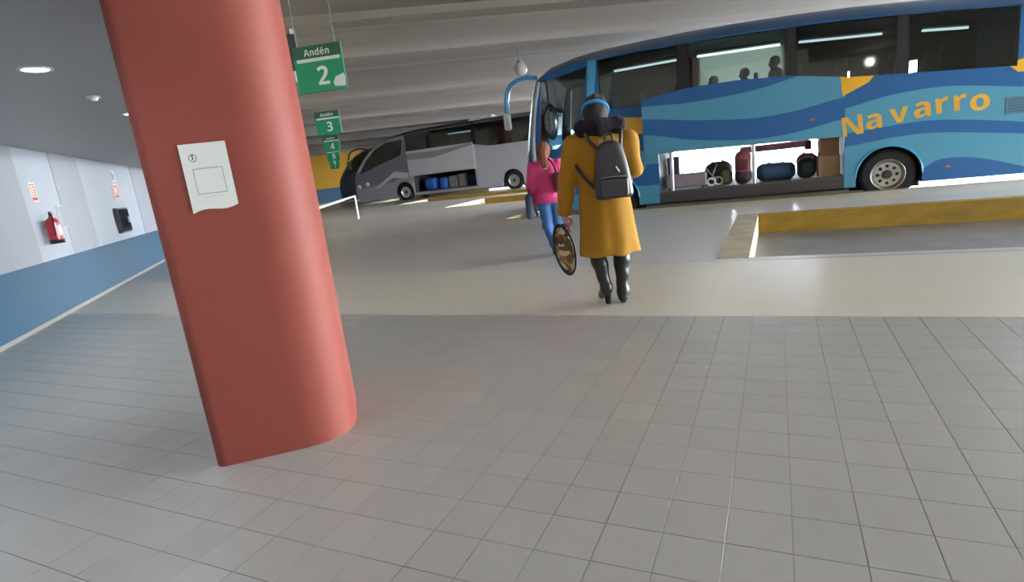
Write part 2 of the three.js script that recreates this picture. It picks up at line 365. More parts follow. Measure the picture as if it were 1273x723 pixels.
{
  const q = thing('hose_cabinet', 'dark glazed fire hose cabinet set low on the white wall', 'cabinet', onWall(3.08, 1.115, 0.04), wallTurn);
  part('case', box(0.7, 0.47, 0.07), std('#3b4048', 0.5), q);
  const d = part('door', box(0.64, 0.41, 0.012, 0, 0, 0.04), phys('#22262d', 0.12), q);
  part('handle', box(0.03, 0.12, 0.02, 0.22, 0, 0.052), M.white, d);
}
plate('far_wall_sign', 'small reddish sign on the wall next to the column edge', 'sign', 6.82, 1.98, 0.3, 0.2, (g, w, h) => { g.fillStyle = '#c79a92'; g.fillRect(0, 0, w, h); g.fillStyle = '#b0463f'; g.fillRect(w * 0.1, h * 0.15, w * 0.8, h * 0.5); });

// ------------------------------------------------------------------ guard rail ahead of the grey coach
{
  const g = thing('guard_rail', 'white tubular guard rail at the far end of the platform', 'railing', P(-5.29, 21.0), turnOf(171.4));
  part('post', cyl(0.035, 0.035, 0.85, 0, 0.425, 0, 12), M.white, g);
  part('top_rail', cyl(0.03, 0.03, 9, 0, 0, 0, 10).rotateZ(Math.PI / 2).translate(4.5, 0.84, 0), M.white, g);
  for (const x of [9]) part('post', cyl(0.03, 0.03, 0.85, x, 0.425, 0, 10), M.white, g);
}
// ------------------------------------------------------------------ coaches
// local frame: x towards the tail, y up (world height), z = 0 on the side that faces the platform, body towards -z
function uvByPlace(g, s0, s1, h0, h1) {
  const p = g.attributes.position, uv = new Float32Array(p.count * 2);
  for (let i = 0; i < p.count; i++) { uv[2 * i] = (p.getX(i) - s0) / (s1 - s0); uv[2 * i + 1] = (p.getY(i) - h0) / (h1 - h0); }
  g.setAttribute('uv', new THREE.BufferAttribute(uv, 2)); return g;
}
const slab = (shape, z0, z1, seg = 12) => new THREE.ExtrudeGeometry(shape, { depth: z1 - z0, bevelEnabled: false, curveSegments: seg }).translate(0, 0, z0);
const poly = (pts) => new THREE.Shape(pts.map(([x, y]) => new THREE.Vector2(x, y)));
function rpoly(pts, r) {   // polygon with rounded corners
  const s = new THREE.Shape(), n = pts.length;
  for (let i = 0; i < n; i++) {
    const p = new THREE.Vector2(...pts[i]), a = new THREE.Vector2(...pts[(i + n - 1) % n]), b = new THREE.Vector2(...pts[(i + 1) % n]);
    const k = Math.min(r, p.distanceTo(a) / 2.2, p.distanceTo(b) / 2.2);
    const i0 = p.clone().lerp(a, k / p.distanceTo(a)), i1 = p.clone().lerp(b, k / p.distanceTo(b));
    if (i) s.lineTo(i0.x, i0.y); else s.moveTo(i0.x, i0.y);
    s.quadraticCurveTo(p.x, p.y, i1.x, i1.y);
  }
  s.closePath(); return s;
}
// skin stretched across the body along a profile; bulges outwards between the sides
function skin(pts, W, bulge, power = 3, nz = 16) {
  const pos = [], idx = [], uv = [], n = pts.length;
  for (let i = 0; i < n; i++) {
    const a = pts[Math.max(0, i - 1)], b = pts[Math.min(n - 1, i + 1)];
    let tx = b[0] - a[0], ty = b[1] - a[1]; const l = Math.hypot(tx, ty); tx /= l; ty /= l;
    const nx = -ty, ny = tx, bu = typeof bulge === 'number' ? bulge : lerpTable(bulge, i / (n - 1));
    for (let j = 0; j <= nz; j++) {
      const q = -Math.cos(Math.PI * j / nz), t = Math.sign(q) * Math.pow(Math.abs(q), 0.8), o = bu * (1 - Math.pow(Math.abs(t), power));
      pos.push(pts[i][0] + nx * o, pts[i][1] + ny * o, -W / 2 - t * W / 2); uv.push(i / n * 4, j / nz);
    }
  }
  for (let i = 0; i < n - 1; i++) for (let j = 0; j < nz; j++) { const a = i * (nz + 1) + j, b = a + nz + 1; idx.push(a, a + 1, b, b, a + 1, b + 1); }
  const g = new THREE.BufferGeometry(); g.setAttribute('position', new THREE.Float32BufferAttribute(pos, 3)); g.setAttribute('uv', new THREE.Float32BufferAttribute(uv, 2)); g.setIndex(idx); g.computeVertexNormals();
  return g;
}
const tintDark = phys('#b4bab8', 0.03, { transmission: 1, thickness: 0 });
const tintClear = phys('#dce3e0', 0.03, { transmission: 1, thickness: 0 });
const tyreGeo = new THREE.LatheGeometry([[0.29, -0.13], [0.42, -0.145], [0.47, -0.12], [0.485, -0.05], [0.485, 0.05], [0.47, 0.12], [0.42, 0.145], [0.29, 0.13]].map((p) => new THREE.Vector2(...p)), 40).rotateX(Math.PI / 2);
const rimGeo = (() => {
  const s = new THREE.Shape(); s.absarc(0, 0, 0.235, 0, Math.PI * 2);
  for (let k = 0; k < 8; k++) { const h = new THREE.Path(), a = k * Math.PI / 4; h.absarc(0.165 * Math.cos(a), 0.165 * Math.sin(a), 0.032, 0, Math.PI * 2, true); s.holes.push(h); }
  const disc = new THREE.ExtrudeGeometry(s, { depth: 0.02, bevelEnabled: false, curveSegments: 20 }).translate(0, 0, 0.055);
  const lip = new THREE.LatheGeometry([[0.23, 0.05], [0.27, 0.1], [0.285, 0.14], [0.3, 0.142], [0.3, 0.12]].map((p) => new THREE.Vector2(...p)), 40).rotateX(Math.PI / 2);
  return [disc, lip.toNonIndexed()];
})();
const rimMat = std('#b9b7b2', 0.35, { metalness: 0.75 });
function wheel(parent, x, y, z, r = 0.485) {
  const k = r / 0.485;
  const t = part('wheel', tyreGeo, M.rubber, parent); t.position.set(x, y, z); t.scale.setScalar(k);
  part('rim', rimGeo, rimMat, t); part('hub', [cyl(0.07, 0.09, 0.07, 0, 0, 0, 20).rotateX(Math.PI / 2).translate(0, 0, 0.1), cyl(0.235, 0.235, 0.01, 0, 0, 0, 24).rotateX(Math.PI / 2).translate(0, 0, 0.02)], M.dark, t);
  for (let i = 0; i < 10; i++) { const a = i * Math.PI / 5; part('nut', cyl(0.012, 0.012, 0.03, 0, 0, 0, 6).rotateX(Math.PI / 2).translate(0.105 * Math.cos(a), 0.105 * Math.sin(a), 0.085), rimMat, t); }
  return t;
}
const seatGeo = [rbox(0.12, 0.75, 0.44, 0.05, 0.06, 0.75, 0), rbox(0.42, 0.14, 0.44, 0.05, -0.17, 0.42, 0)], headGeo = rbox(0.09, 0.2, 0.26, 0.04, 0.075, 1.17, 0);
const seatMat = std('#2c3440', 0.9), headMat = std('#46505a', 0.9);
function coach(o) {
  const c = thing('coach', o.label, 'coach', o.at, turnOf(o.az), 'parked coaches');
  c.position.y = 0;
  const W = 2.45, paint = o.paint;
  const hTop = (s) => lerpTable(o.edge, s), hBelt = (s) => lerpTable(o.belt, s);
  const sTail = o.tail, arch = (s, cy, sk, r) => { const q = [[s + r, sk]]; for (let k = 0; k <= 14; k++) { const a = Math.PI * k / 14; q.push([s + r * Math.cos(a), cy + r * Math.sin(a)]); } q.push([s - r, sk]); return q; };
  const edgePts = o.edge.filter((p) => p[0] < sTail);
  // side walls: outline with the wheel arches, holes for glass and the luggage bay
  const outline = (withArches) => {
    const q = [...o.nose, ...edgePts, [sTail, hTop(sTail)], [sTail, o.skirt]];
    for (const s of withArches ? o.wheels.slice().reverse() : []) q.push(...arch(s, o.axle, o.skirt, o.archR));
    return q;
  };
  const bandPts = (s0, s1, ins, d = 0.02) => { const a = [], b = []; const n = 8; for (let i = 0; i <= n; i++) { const s = s0 + (s1 - s0) * i / n; a.push([s, hBelt(s) + ins]); b.unshift([s, hTop(s) - d - ins]); } return [...a, ...b]; };
  const hole = (pts) => new THREE.Path(pts.map(([x, y]) => new THREE.Vector2(x, y)));
  for (const near of [true, false]) {
    const s = poly(outline(true));
    s.holes.push(hole(bandPts(o.glass[0], o.glass[1], 0)));
    if (o.hold) s.holes.push(hole([[o.hold[0], o.hold[2]], [o.hold[1], o.hold[2]], [o.hold[1], o.hold[3]], [o.hold[0], o.hold[3]]]));
    if (o.doorGlass) s.holes.push(hole(o.doorGlass));
    part('side_panel', uvByPlace(slab(s, near ? -0.04 : -W, near ? 0 : -W + 0.04), ...o.liveryBox), near ? o.livery : paint, c);
    if (o.doorGlass) part('side_window', slab(poly(o.doorGlass), near ? -0.02 : -W + 0.01, near ? -0.012 : -W + 0.018), o.frontGlass, c);
  }
  // panes and posts
  o.panes.forEach(([a, b], i) => {
    part('window_pane', slab(rpoly(bandPts(a, b, 0.012), 0.05), -0.016, -0.008), (o.far ?? [])[i] === 'open' ? tintClear : tintDark, c);
    const f = (o.far ?? [])[i];
    if (f === 'open') { part('window_pane', slab(rpoly(bandPts(a - 0.2, b, 0.012), 0.05), -W + 0.008, -W + 0.016), phys('#f4faf6', 0.03, { transmission: 1, thickness: 0 }), c); part('sun_blind', slab(rpoly(bandPts(a - 0.25, b + 0.02, 0.0), 0.05), -W + 0.06, -W + 0.064), phys('#eef1ed', 1, { transmission: 0.65, thickness: 0 }), c, 'pale backlit sun blind'); }
    else {
      const sh = rpoly(bandPts(a - 0.05, b + 0.05, -0.01), 0.02);
      if (Array.isArray(f)) sh.holes.push(hole([[f[0], f[2]], [f[1], f[2]], [f[1], f[3]], [f[0], f[3]]]));
      part('curtain', slab(sh, -W + 0.06, -W + 0.09), o.curtain, c, 'drawn dark curtain on the far side');
    }
  });
  const cuts = [[o.glass[0], o.panes[0][0]], ...o.panes.slice(1).map((p, i) => [o.panes[i][1], p[0]]), [o.panes[o.panes.length - 1][1], o.glass[1]]];
  for (const z of [-0.05, -W + 0.005]) for (const [a, b] of cuts) if (b - a > 0.01) part('window_post', slab(poly(bandPts(a - 0.02, b + 0.02, -0.01)), z, z + 0.04), M.black, c);
  // roof, front, tail
  part('roof', skin([...edgePts, [sTail, hTop(sTail)]], W, o.roofBulge, 2.6), o.roofPaint ?? paint, c);
  const nz = o.nose, body = [], glass = [];
  for (const p of nz) { if (p[1] <= o.screen + 1e-6) body.push(p); if (p[1] >= o.screen - 1e-6) glass.push(p); }
  glass.push(edgePts[0]);
  part('front_panel', skin(body, W, o.frontBulge, 3), paint, c);
  part('windscreen', skin(glass, W, [[0, o.frontBulge], [1, lerpTable(o.roofBulge, 0)]], 3), o.frontGlass, c);
  part('tail_panel', box(0.05, hTop(sTail) - o.skirt, W - 0.02, sTail - 0.025, (hTop(sTail) + o.skirt) / 2, -W / 2), paint, c);
  part('bumper', skin([[nz[0][0] + 0.02, o.skirt - 0.05], [nz[0][0] - 0.05, o.skirt + 0.12], [nz[0][0] - 0.03, o.skirt + 0.3]], W - 0.04, o.frontBulge + 0.03, 3).translate(0, 0, -0.02), M.dark, c);
  // inside: floor deck, lining, racks with light strips, seats
  const s0 = o.glass[0] - 0.4, L = sTail - 0.1 - s0;
  part('deck', box(L, 0.06, W - 0.1, s0 + L / 2, o.deck, -W / 2), M.dark, c);
  part('headliner', skin([...edgePts.filter((p) => p[0] > s0 - 1).map((p) => [p[0], p[1] - 0.03]), [sTail - 0.05, hTop(sTail) - 0.03]], W - 0.1, 0.12, 4, 8).translate(0, 0, -0.05), std('#6f7472', 0.9), c);
  o.strips.forEach(([a, b]) => {
    const len = Math.hypot(b - a, hTop(b) - hTop(a)), ang = Math.atan2(hTop(b) - hTop(a), b - a);
    const st = part('light_strip', rbox(len, 0.045, 0.05, 0.015), o.stripMat, c, 'white strip light under the luggage rack');
    st.position.set((a + b) / 2, (hTop(a) + hTop(b)) / 2 - o.stripDrop, -0.95); st.rotation.z = ang;
    const l = new THREE.RectAreaLight('#dff2ff', 1.2, len, 0.05); l.position.set((a + b) / 2, (hTop(a) + hTop(b)) / 2 - o.stripDrop - 0.035, -0.95); l.rotation.x = -Math.PI / 2; l.name = 'strip_light'; c.add(l);
    const rk = part('luggage_rack', box(len, 0.03, 0.3, 0, 0.04, 0.14), M.dark, c); rk.position.copy(st.position); rk.rotation.z = ang;
  });
  for (let s = o.glass[0] + 0.75; s < o.glass[1] - 0.3; s += 0.82) for (const z of [-0.62, -1.85]) {
    const q = part('seat', seatGeo, seatMat, c); q.position.set(s, o.deck - 0.02, z); part('headrest', headGeo, headMat, q);
  }
  // luggage bay
  if (o.hold) {
    const [a, b, h0, h1] = o.hold, m = o.holdMat;
    part('bay_floor', box(b - a + 0.1, 0.06, W - 0.06, (a + b) / 2, h0 + 0.0, -W / 2), m, c);
    part('bay_roof', box(b - a + 0.1, 0.04, W - 0.1, (a + b) / 2, h1 + 0.04, -W / 2), M.grey, c);
    part('bay_wall', box(0.04, h1 - h0, W - 0.1, a - 0.03, (h0 + h1) / 2, -W / 2), m, c); part('bay_wall', box(0.04, h1 - h0, W - 0.1, b + 0.03, (h0 + h1) / 2, -W / 2), m, c);
    if (o.holdBack) part('bay_back', box(b - a, h1 - h0, 0.04, (a + b) / 2, (h0 + h1) / 2, -W + 0.3), m, c);
    for (const x of o.struts ?? []) part('strut', rbox(0.07, h1 - h0, 0.09, 0.02, x, (h0 + h1) / 2, -0.12), M.steel, c, 'bright metal post dividing the luggage bay');
    const [fa, fb, f0, f1] = o.flap;
    part('luggage_door', uvByPlace(slab(rpoly(f0.length ? f0 : [[fa, f0], [fb, f0], [fb, f1], [fa, f1]], 0.03), 0.1, 0.15), ...o.liveryBox), o.livery, c, 'luggage door swung up against the side');
    for (const x of [fa + 0.15, fb - 0.15]) part('door_arm', tube([[x, h1 - 0.05, -0.08], [x, h1 + 0.2, 0.04], [x, h1 + 0.35, 0.1]], 0.015), M.steel, c);
  }
  for (const s of o.wheels) { wheel(c, s, o.axle, -0.19, o.wheelR); const w = wheel(c, s, o.axle, -W + 0.19, o.wheelR); w.rotation.y = Math.PI; }
  // dark lining of the arches, chassis
  for (const s of o.wheels) part('wheel_well', [box(0.04, 0.7, 0.5, s - o.archR - 0.03, o.axle + 0.25, -0.3), box(0.04, 0.7, 0.5, s + o.archR + 0.03, o.axle + 0.25, -0.3), box(o.archR * 2, 0.04, 0.5, s, o.axle + o.archR + 0.03, -0.3), box(o.archR * 2 + 0.1, 1.0, 0.04, s, o.axle + 0.2, -0.5)], M.rubber, c);
  for (const s of o.wheels) { const q = []; for (let k = 0; k <= 14; k++) { const a = Math.PI * k / 14; q.push([s + (o.archR + 0.005) * Math.cos(a), o.axle + (o.archR + 0.005) * Math.sin(a), 0.002]); } part('arch_trim', tube(q, 0.018, 6, 28), o.archTrim, c); }
  part('chassis', [box(o.wheels[1] - o.wheels[0] - 2 * o.archR - 0.1, 0.14, 1.6, (o.wheels[0] + o.wheels[1]) / 2, o.skirt + 0.0, -W / 2)], M.rubber, c);
  return c;
}

// livery of the blue coach, drawn in metres
const LBOX = [-8, 3.4, -0.4, 3.9];
const blueLivery = (() => {
  const [s0, s1, h0, h1] = LBOX, c = document.createElement('canvas'); c.width = 2048; c.height = Math.round(2048 * (h1 - h0) / (s1 - s0));
  const g = c.getContext('2d'), k = 2048 / (s1 - s0), X = (s) => (s - s0) * k, Y = (h) => (h1 - h) * k;
  const light = '#468ba5', deep = '#0b568f', yellow = '#eab01c';
  g.fillStyle = deep; g.fillRect(0, 0, c.width, c.height);
  const band = (top, bot, col) => {   // smooth band between two height tables
    g.fillStyle = col; g.beginPath();
    const n = 90, a = top[0][0], b = top[top.length - 1][0];
    const sm = (t, s) => { let v = 0; for (let d = -4; d <= 4; d++) v += lerpTable(t, Math.min(b, Math.max(a, s + d * 0.09))); return v / 9; };
    for (let i = 0; i <= n; i++) { const s = a + (b - a) * i / n; g.lineTo(X(s), Y(sm(top, s))); }
    for (let i = n; i >= 0; i--) { const s = a + (b - a) * i / n; g.lineTo(X(s), Y(sm(bot, s))); }
    g.closePath(); g.fill();
  };
  // rear quarter
  band([[-0.75, 1.52], [-0.2, 1.68], [0.67, 1.73], [1.2, 1.68], [1.74, 1.56], [3.4, 1.3]], [[-0.75, 1.06], [0, 1.12], [0.67, 1.15], [1.74, 0.98], [3.4, 0.6]], light);
  band([[-0.75, 0.8], [0, 0.9], [0.67, 0.92], [1.74, 0.76], [3.4, 0.5]], [[-0.75, -0.4], [0.3, -0.1], [0.45, 0.32], [0.9, 0.44], [1.3, 0.4], [1.74, 0.26], [3.4, -0.4]], light);
  // raised luggage door
  band([[-4.66, 2.16], [-3.6, 2.08], [-2.4, 2.13], [-1.7, 2.25], [-1.2, 2.4], [-0.74, 2.5]], [[-4.66, 1.9], [-3.6, 1.72], [-2.4, 1.58], [-1.6, 1.62], [-0.74, 1.78]], light);
  band([[-4.66, 1.58], [-3.6, 1.3], [-2.4, 1.16], [-1.6, 1.2], [-0.74, 1.38]], [[-4.66, 0.9], [-0.74, 0.9]], light);
  // front quarter
  band([[-8, 1.2], [-6, 1.35], [-4.66, 1.2]], [[-8, 0.72], [-6, 0.85], [-4.66, 0.8]], light);
  band([[-8, 0.3], [-5.2, 0.45], [-4.4, 0.42]], [[-8, -0.4], [-4.4, -0.4]], light);
  g.fillStyle = yellow; g.beginPath(); for (const [s, h] of [[-6.05, 2.12], [-4.66, 1.94], [-4.66, 1.58], [-6.05, 1.7]]) g.lineTo(X(s), Y(h)); g.fill();
  g.beginPath(); for (const [s, h] of [[-0.86, 2.3], [-0.1, 2.3], [-0.35, 1.98], [-0.8, 1.78]]) g.lineTo(X(s), Y(h)); g.fill();
  g.beginPath(); for (const [s, h] of [[1.72, 1.95], [3.4, 2.3], [3.4, 1.75], [1.9, 1.78]]) g.lineTo(X(s), Y(h)); g.fill();
  g.fillStyle = '#3d3835'; g.fillRect(X(-4.4), Y(0.23), X(-0.75) - X(-4.4), 200);
  g.fillStyle = '#d9a22c'; g.textAlign = 'center'; g.textBaseline = 'middle';
  [['N', -0.62, 1.2, 0.52], ['a', -0.25, 1.27, 0.5], ['v', 0.15, 1.33, 0.5], ['a', 0.52, 1.38, 0.5], ['r', 0.8, 1.41, 0.5], ['r', 1.07, 1.42, 0.5], ['o', 1.38, 1.38, 0.5]].forEach(([t, s, h, z]) => { g.save(); g.translate(X(s), Y(h)); g.rotate(-0.1); g.scale(1.15, 1); g.font = 'bold ' + z * k + 'px sans-serif'; g.fillText(t, 0, 0); g.restore(); });
  const t = new THREE.CanvasTexture(c); t.colorSpace = THREE.SRGBColorSpace; t.magFilter = THREE.LinearFilter;
  return phys('#ffffff', 0.45, { map: t, clearcoat: 0.12 });
})();
const bluePaint = phys('#17609a', 0.3, { clearcoat: 0.4 }), roofBlue = phys('#164f7e', 0.32, { clearcoat: 0.4 }), skyBlue = phys('#3d9cc9', 0.3, { clearcoat: 0.4 });
const frontGlass = phys('#b0b8b8', 0.03, { transmission: 1, thickness: 0 });
const BLUE0 = P(7.61, 11.09), BAZ = 115;
const blueAt = (s, z, h) => BLUE0.clone().addScaledVector(dir(BAZ), s).addScaledVector(dir(BAZ + 90), z).setY(h);
{
  const c = coach({
    label: 'blue coach with wave stripes and yellow Navarro lettering, luggage bay open', at: BLUE0, az: BAZ, paint: bluePaint, roofPaint: roofBlue, livery: blueLivery, liveryBox: LBOX,
    nose: [[-7.42, 0.05], [-7.5, 0.3], [-7.52, 0.7], [-7.5, 1.2], [-7.47, 1.45], [-7.42, 1.8], [-7.33, 2.3], [-7.22, 2.8]], screen: 1.45,
    edge: [[-7.1, 3.1], [-6.8, 3.23], [-6.3, 3.3], [-5.75, 3.335], [-4.7, 3.345], [-3.65, 3.33], [-2.6, 3.3], [-1.6, 3.25], [-0.7, 3.19], [0.1, 3.11], [0.9, 3.02], [1.74, 2.92], [3, 2.78]], tail: 3,
    belt: [[-7, 2.2], [-4.6, 2.2], [-2.5, 2.23], [-1.7, 2.22], [-0.7, 2.13], [0.12, 2.05], [1, 1.97], [1.84, 1.89], [3, 1.8]],
    glass: [-5.62, 1.88], panes: [[-5.6, -3.86], [-3.64, -1.74], [-1.6, 0.1], [0.27, 1.86]], far: ['shut', 'open', [-0.72, -0.4, 2.27, 2.41], [0.5, 0.88, 2.18, 2.44]],
    doorGlass: [[-7.18, 1.5], [-6.75, 1.5], [-6.2, 1.88], [-5.98, 2.6], [-5.86, 3.22], [-7.0, 3.05]],
    wheels: [-5.42, 0], axle: 0.185, wheelR: 0.485, archR: 0.55, skirt: 0.0, roofBulge: [[0, 0.22], [0.15, 0.3], [0.4, 0.36], [1, 0.34]], frontBulge: 0.3,
    hold: [-4.38, -0.76, 0.22, 1.1], flap: [-4.66, -0.76, [[-4.66, 1.12], [-0.76, 1.02], [-0.76, 2.13], [-1.75, 2.32], [-2.7, 2.39], [-3.6, 2.4], [-4.66, 2.3]], 0], struts: [-2.42, -4.12], holdMat: std('#4a4542', 0.8), deck: 1.3, strips: [[-5.45, -3.92], [-3.55, -1.85], [-1.5, 0.0], [0.65, 1.4]], stripDrop: 0.2, stripMat: glow('#dff2ff', 3),
    frontGlass, curtain: std('#2b302f', 0.95), archTrim: skyBlue,
  });
  part('corner_pillar', slab(poly([[-5.98, 1.9], [-5.84, 1.9], [-5.62, 3.33], [-5.82, 3.33]]), 0.001, 0.02), skyBlue, c, 'bright blue pillar behind the front door');
  part('front_post', tube([[-7.36, 0.9, 0.0], [-7.36, 1.6, 0.0], [-7.22, 2.5, 0.0], [-7.05, 3.08, -0.02]], 0.06, 8), M.grey, c);
  const ma = part('mirror_arm', tube([[-7.15, 3.2, -1.6], [-7.5, 3.25, -1.62], [-7.85, 3.12, -1.6], [-7.98, 2.85, -1.58], [-8.0, 2.45, -1.55]].map(([a, b, z]) => [a, b, z * 0.1]), 0.06, 10), skyBlue, c);
  part('mirror', rbox(0.14, 0.4, 0.22, 0.05, -8.02, 2.3, -0.155), M.white, ma);
  const mb = part('mirror_arm', tube([[-7.0, 3.1, 0.02], [-6.8, 3.05, 0.2], [-6.75, 2.75, 0.28], [-6.74, 2.5, 0.28]], 0.025, 8), M.black, c);
  const mh = new THREE.SphereGeometry(1, 24, 18).scale(0.17, 0.42, 0.12).translate(-6.72, 2.12, 0.3); part('mirror', mh, phys('#1c2024', 0.15), mb, 'black oval side mirror');
  part('mirror_glass', new THREE.SphereGeometry(1, 20, 14).scale(0.12, 0.34, 0.03).translate(-6.7, 2.12, 0.4), std('#59636a', 0.08, { metalness: 1 }), mb);
  for (const [s, h] of [[0.95, 0.25], [-1.32, 1.42]]) part('marker_lamp', rbox(0.07, 0.04, 0.015, 0.006, s, h, h > 1 ? 0.156 : 0.006), phys('#c0563a', 0.3), c);
  part('vent_plate', box(0.36, 0.3, 0.006, 1.93, 1.22, 0.004), std('#4d6c82', 0.6), c);
  part('vent_grille', [0, 1, 2, 3, 4].map((k) => box(0.3, 0.025, 0.012, 1.93, 1.12 + k * 0.05, 0.008)), std('#3c5a72', 0.6), c);
  part('dash_screen', rbox(0.34, 0.24, 0.03, 0.01, -6.95, 1.72, -0.55), glow('#4fb4f0', 1.4), c, 'glowing blue dashboard screen');
  part('headlamp', new THREE.SphereGeometry(1, 16, 12).scale(0.06, 0.13, 0.2).translate(-7.6, 0.62, -0.35), tintClear, c);
  part('rear_undertray', box(1.6, 0.1, 1.6, 1.4, 0.02, -1.22), M.rubber, c);
}
// grey coach further down the row
const GBOX = [-11, 3.5, -0.2, 4.3];
const greyLivery = (() => {
  const [s0, s1, h0, h1] = GBOX, c = document.createElement('canvas'); c.width = 1024; c.height = Math.round(1024 * (h1 - h0) / (s1 - s0));
  const g = c.getContext('2d'), k = 1024 / (s1 - s0), X = (s) => (s - s0) * k, Y = (h) => (h1 - h) * k;
  g.fillStyle = '#8d8b90'; g.fillRect(0, 0, c.width, c.height);
  const shape = (col, ...q) => { g.fillStyle = col; g.beginPath(); for (const [s, h] of q) g.lineTo(X(s), Y(h)); g.fill(); };
  shape('#6d6870', [-10.6, 1.7], [-6.3, 2.62], [-6.0, 3.4], [-5.9, 3.4], [-5.9, 1.6], [-7.2, 1.1], [-10.6, 0.85]);       // darker sweep behind the screen
  shape('#b9b7b5', [-8.6, 0.85], [-7, 1.7], [-6.1, 1.55], [-6.1, 1.25], [-7.2, 1.35], [-8.2, 0.9]);
  shape('#aeadae', [-5.9, 2.78], [-1.5, 2.7], [-1.5, 1.3], [-5.9, 1.3]);
  shape('#7c7a7f', [-5.9, 2.62], [-3.9, 2.55], [-2.9, 2.62], [-1.6, 2.72], [-1.6, 2.6], [-2.9, 2.4], [-4.1, 2.2], [-5.9, 2.25]);
  shape('#9a999d', [-1.5, 2.4], [3.5, 2.4], [3.5, 0.2], [-1.5, 0.2]);
  const t = new THREE.CanvasTexture(c); t.colorSpace = THREE.SRGBColorSpace; t.magFilter = THREE.LinearFilter;
  return phys('#ffffff', 0.35, { map: t, clearcoat: 0.3 });
})();
const greyPaint = phys('#7d7a80', 0.35, { clearcoat: 0.3 });
const un115 = (u, n) => dir(115).multiplyScalar(u).addScaledVector(dir(25), n);
const GREY0 = un115(-13, 28.55), greyAt = (s, z, h) => GREY0.clone().addScaledVector(dir(115), s).addScaledVector(dir(205), z).setY(h);
const farCoach = {
  nose: [[-9.9, 0.2], [-10.02, 0.55], [-10.05, 1.0], [-9.98, 1.5], [-9.86, 1.75], [-9.55, 2.15], [-9.1, 2.6], [-8.6, 3.0]], screen: 1.75,
  edge: [[-8.1, 3.3], [-7.5, 3.5], [-6.9, 3.6], [-6.2, 3.66], [-5.5, 3.7], [-4, 3.72], [-2.8, 3.72], [0, 3.7], [3, 3.66]], tail: 3,
  belt: [[-7, 2.7], [-5, 2.72], [-1.5, 2.62], [-1.4, 2.42], [3, 2.42]],
  glass: [-6.0, 2.8], panes: [[-5.95, -4.3], [-4.15, -1.6], [-1.4, 0.4], [0.55, 2.75]], far: [],
  doorGlass: [[-9.62, 1.78], [-6.35, 2.62], [-6.15, 3.45], [-7.3, 3.42], [-8.2, 3.1], [-9.0, 2.5]],
  wheels: [-6.45, 0.6], axle: 0.44, wheelR: 0.52, archR: 0.62, skirt: 0.2, roofBulge: [[0, 0.16], [0.3, 0.26], [1, 0.26]], frontBulge: 0.35,
  deck: 1.5, stripDrop: 0.3, stripMat: glow('#bfe9ff', 2.2), curtain: std('#1c2023', 0.95), frontGlass: phys('#9aa0a0', 0.04, { transmission: 1, thickness: 0 }),
};
{
  const c = coach({
    ...farCoach, label: 'silver grey coach with dark windows and raised luggage door', at: GREY0, az: 115, paint: greyPaint, roofPaint: std('#4a494d', 0.5), livery: greyLivery, liveryBox: GBOX,
    hold: [-5.75, -1.65, 0.36, 1.32], flap: [-5.92, -1.55, 1.34, 2.74], struts: [], holdMat: std('#2c2d30', 0.9), holdBack: true, strips: [[-3.6, -1.9]], archTrim: greyPaint,
  });
  part('roof_unit', rbox(1.5, 0.2, 1.5, 0.08, -1.2, 3.98, -1.22), M.white, c, 'white roof unit');
  for (const [s, h] of [[-9.75, 1.05], [-9.1, 1.15]]) part('headlamp', new THREE.SphereGeometry(1, 16, 12).scale(0.16, 0.13, 0.08).translate(s, h, -0.02), phys('#d8d8d4', 0.1), c);
  const ma = part('mirror_arm', tube([[-8.5, 3.1, -0.1], [-9.2, 3.3, 0.1], [-9.9, 3.1, 0.15], [-10.1, 2.7, 0.15]], 0.05), M.black, c); part('mirror', rbox(0.2, 0.5, 0.25, 0.06, -10.1, 2.4, 0.15), M.black, ma);
}
{
  const dark = phys('#26304a', 0.4, { clearcoat: 0.3 });
  const c = coach({ ...farCoach, label: 'dark navy coach at the far end, mostly hidden by the silver one', at: un115(-19.6, 34.9), az: 115, paint: dark, roofPaint: std('#4a2327', 0.5), livery: dark, liveryBox: GBOX, strips: [], archTrim: dark });
  part('headlamp', new THREE.SphereGeometry(1, 16, 12).scale(0.12, 0.12, 0.1).translate(-10.1, 1.25, -0.45), glow('#e8f1ff', 5), c, 'lit headlamp');
}

// ------------------------------------------------------------------ luggage
const fabric = (c) => std(c, 0.85, { bumpMap: rep(cloth, 6, 6), bumpScale: 0.002 });
function pillow(w, h, d, seedN, sag = 0.25) {   // soft bag: rounded box pushed about by noise
  const g = mergeVertices(new RoundedBoxGeometry(w, h, d, 7, Math.min(w, h, d) * 0.42).deleteAttribute('normal').deleteAttribute('uv')), p = g.attributes.position;
  for (let i = 0; i < p.count; i++) { const x = p.getX(i), y = p.getY(i), z = p.getZ(i), n = noise.noise(x * 5 + seedN, y * 5, z * 5) * 0.05; p.setXYZ(i, x * (1 + n), y * (1 - sag * Math.max(0, y / h) * (0.5 + noise.noise(x * 4, seedN, z * 4))) , z * (1 + n)); }
  g.computeVertexNormals(); g.translate(0, h / 2, 0);
  g.setAttribute('uv', new THREE.Float32BufferAttribute(Array.from({ length: p.count * 2 }, (_, i) => (i % 2 ? p.getY(i >> 1) : p.getX(i >> 1))), 2));
  return g;
}
const HOLD = 0.25;
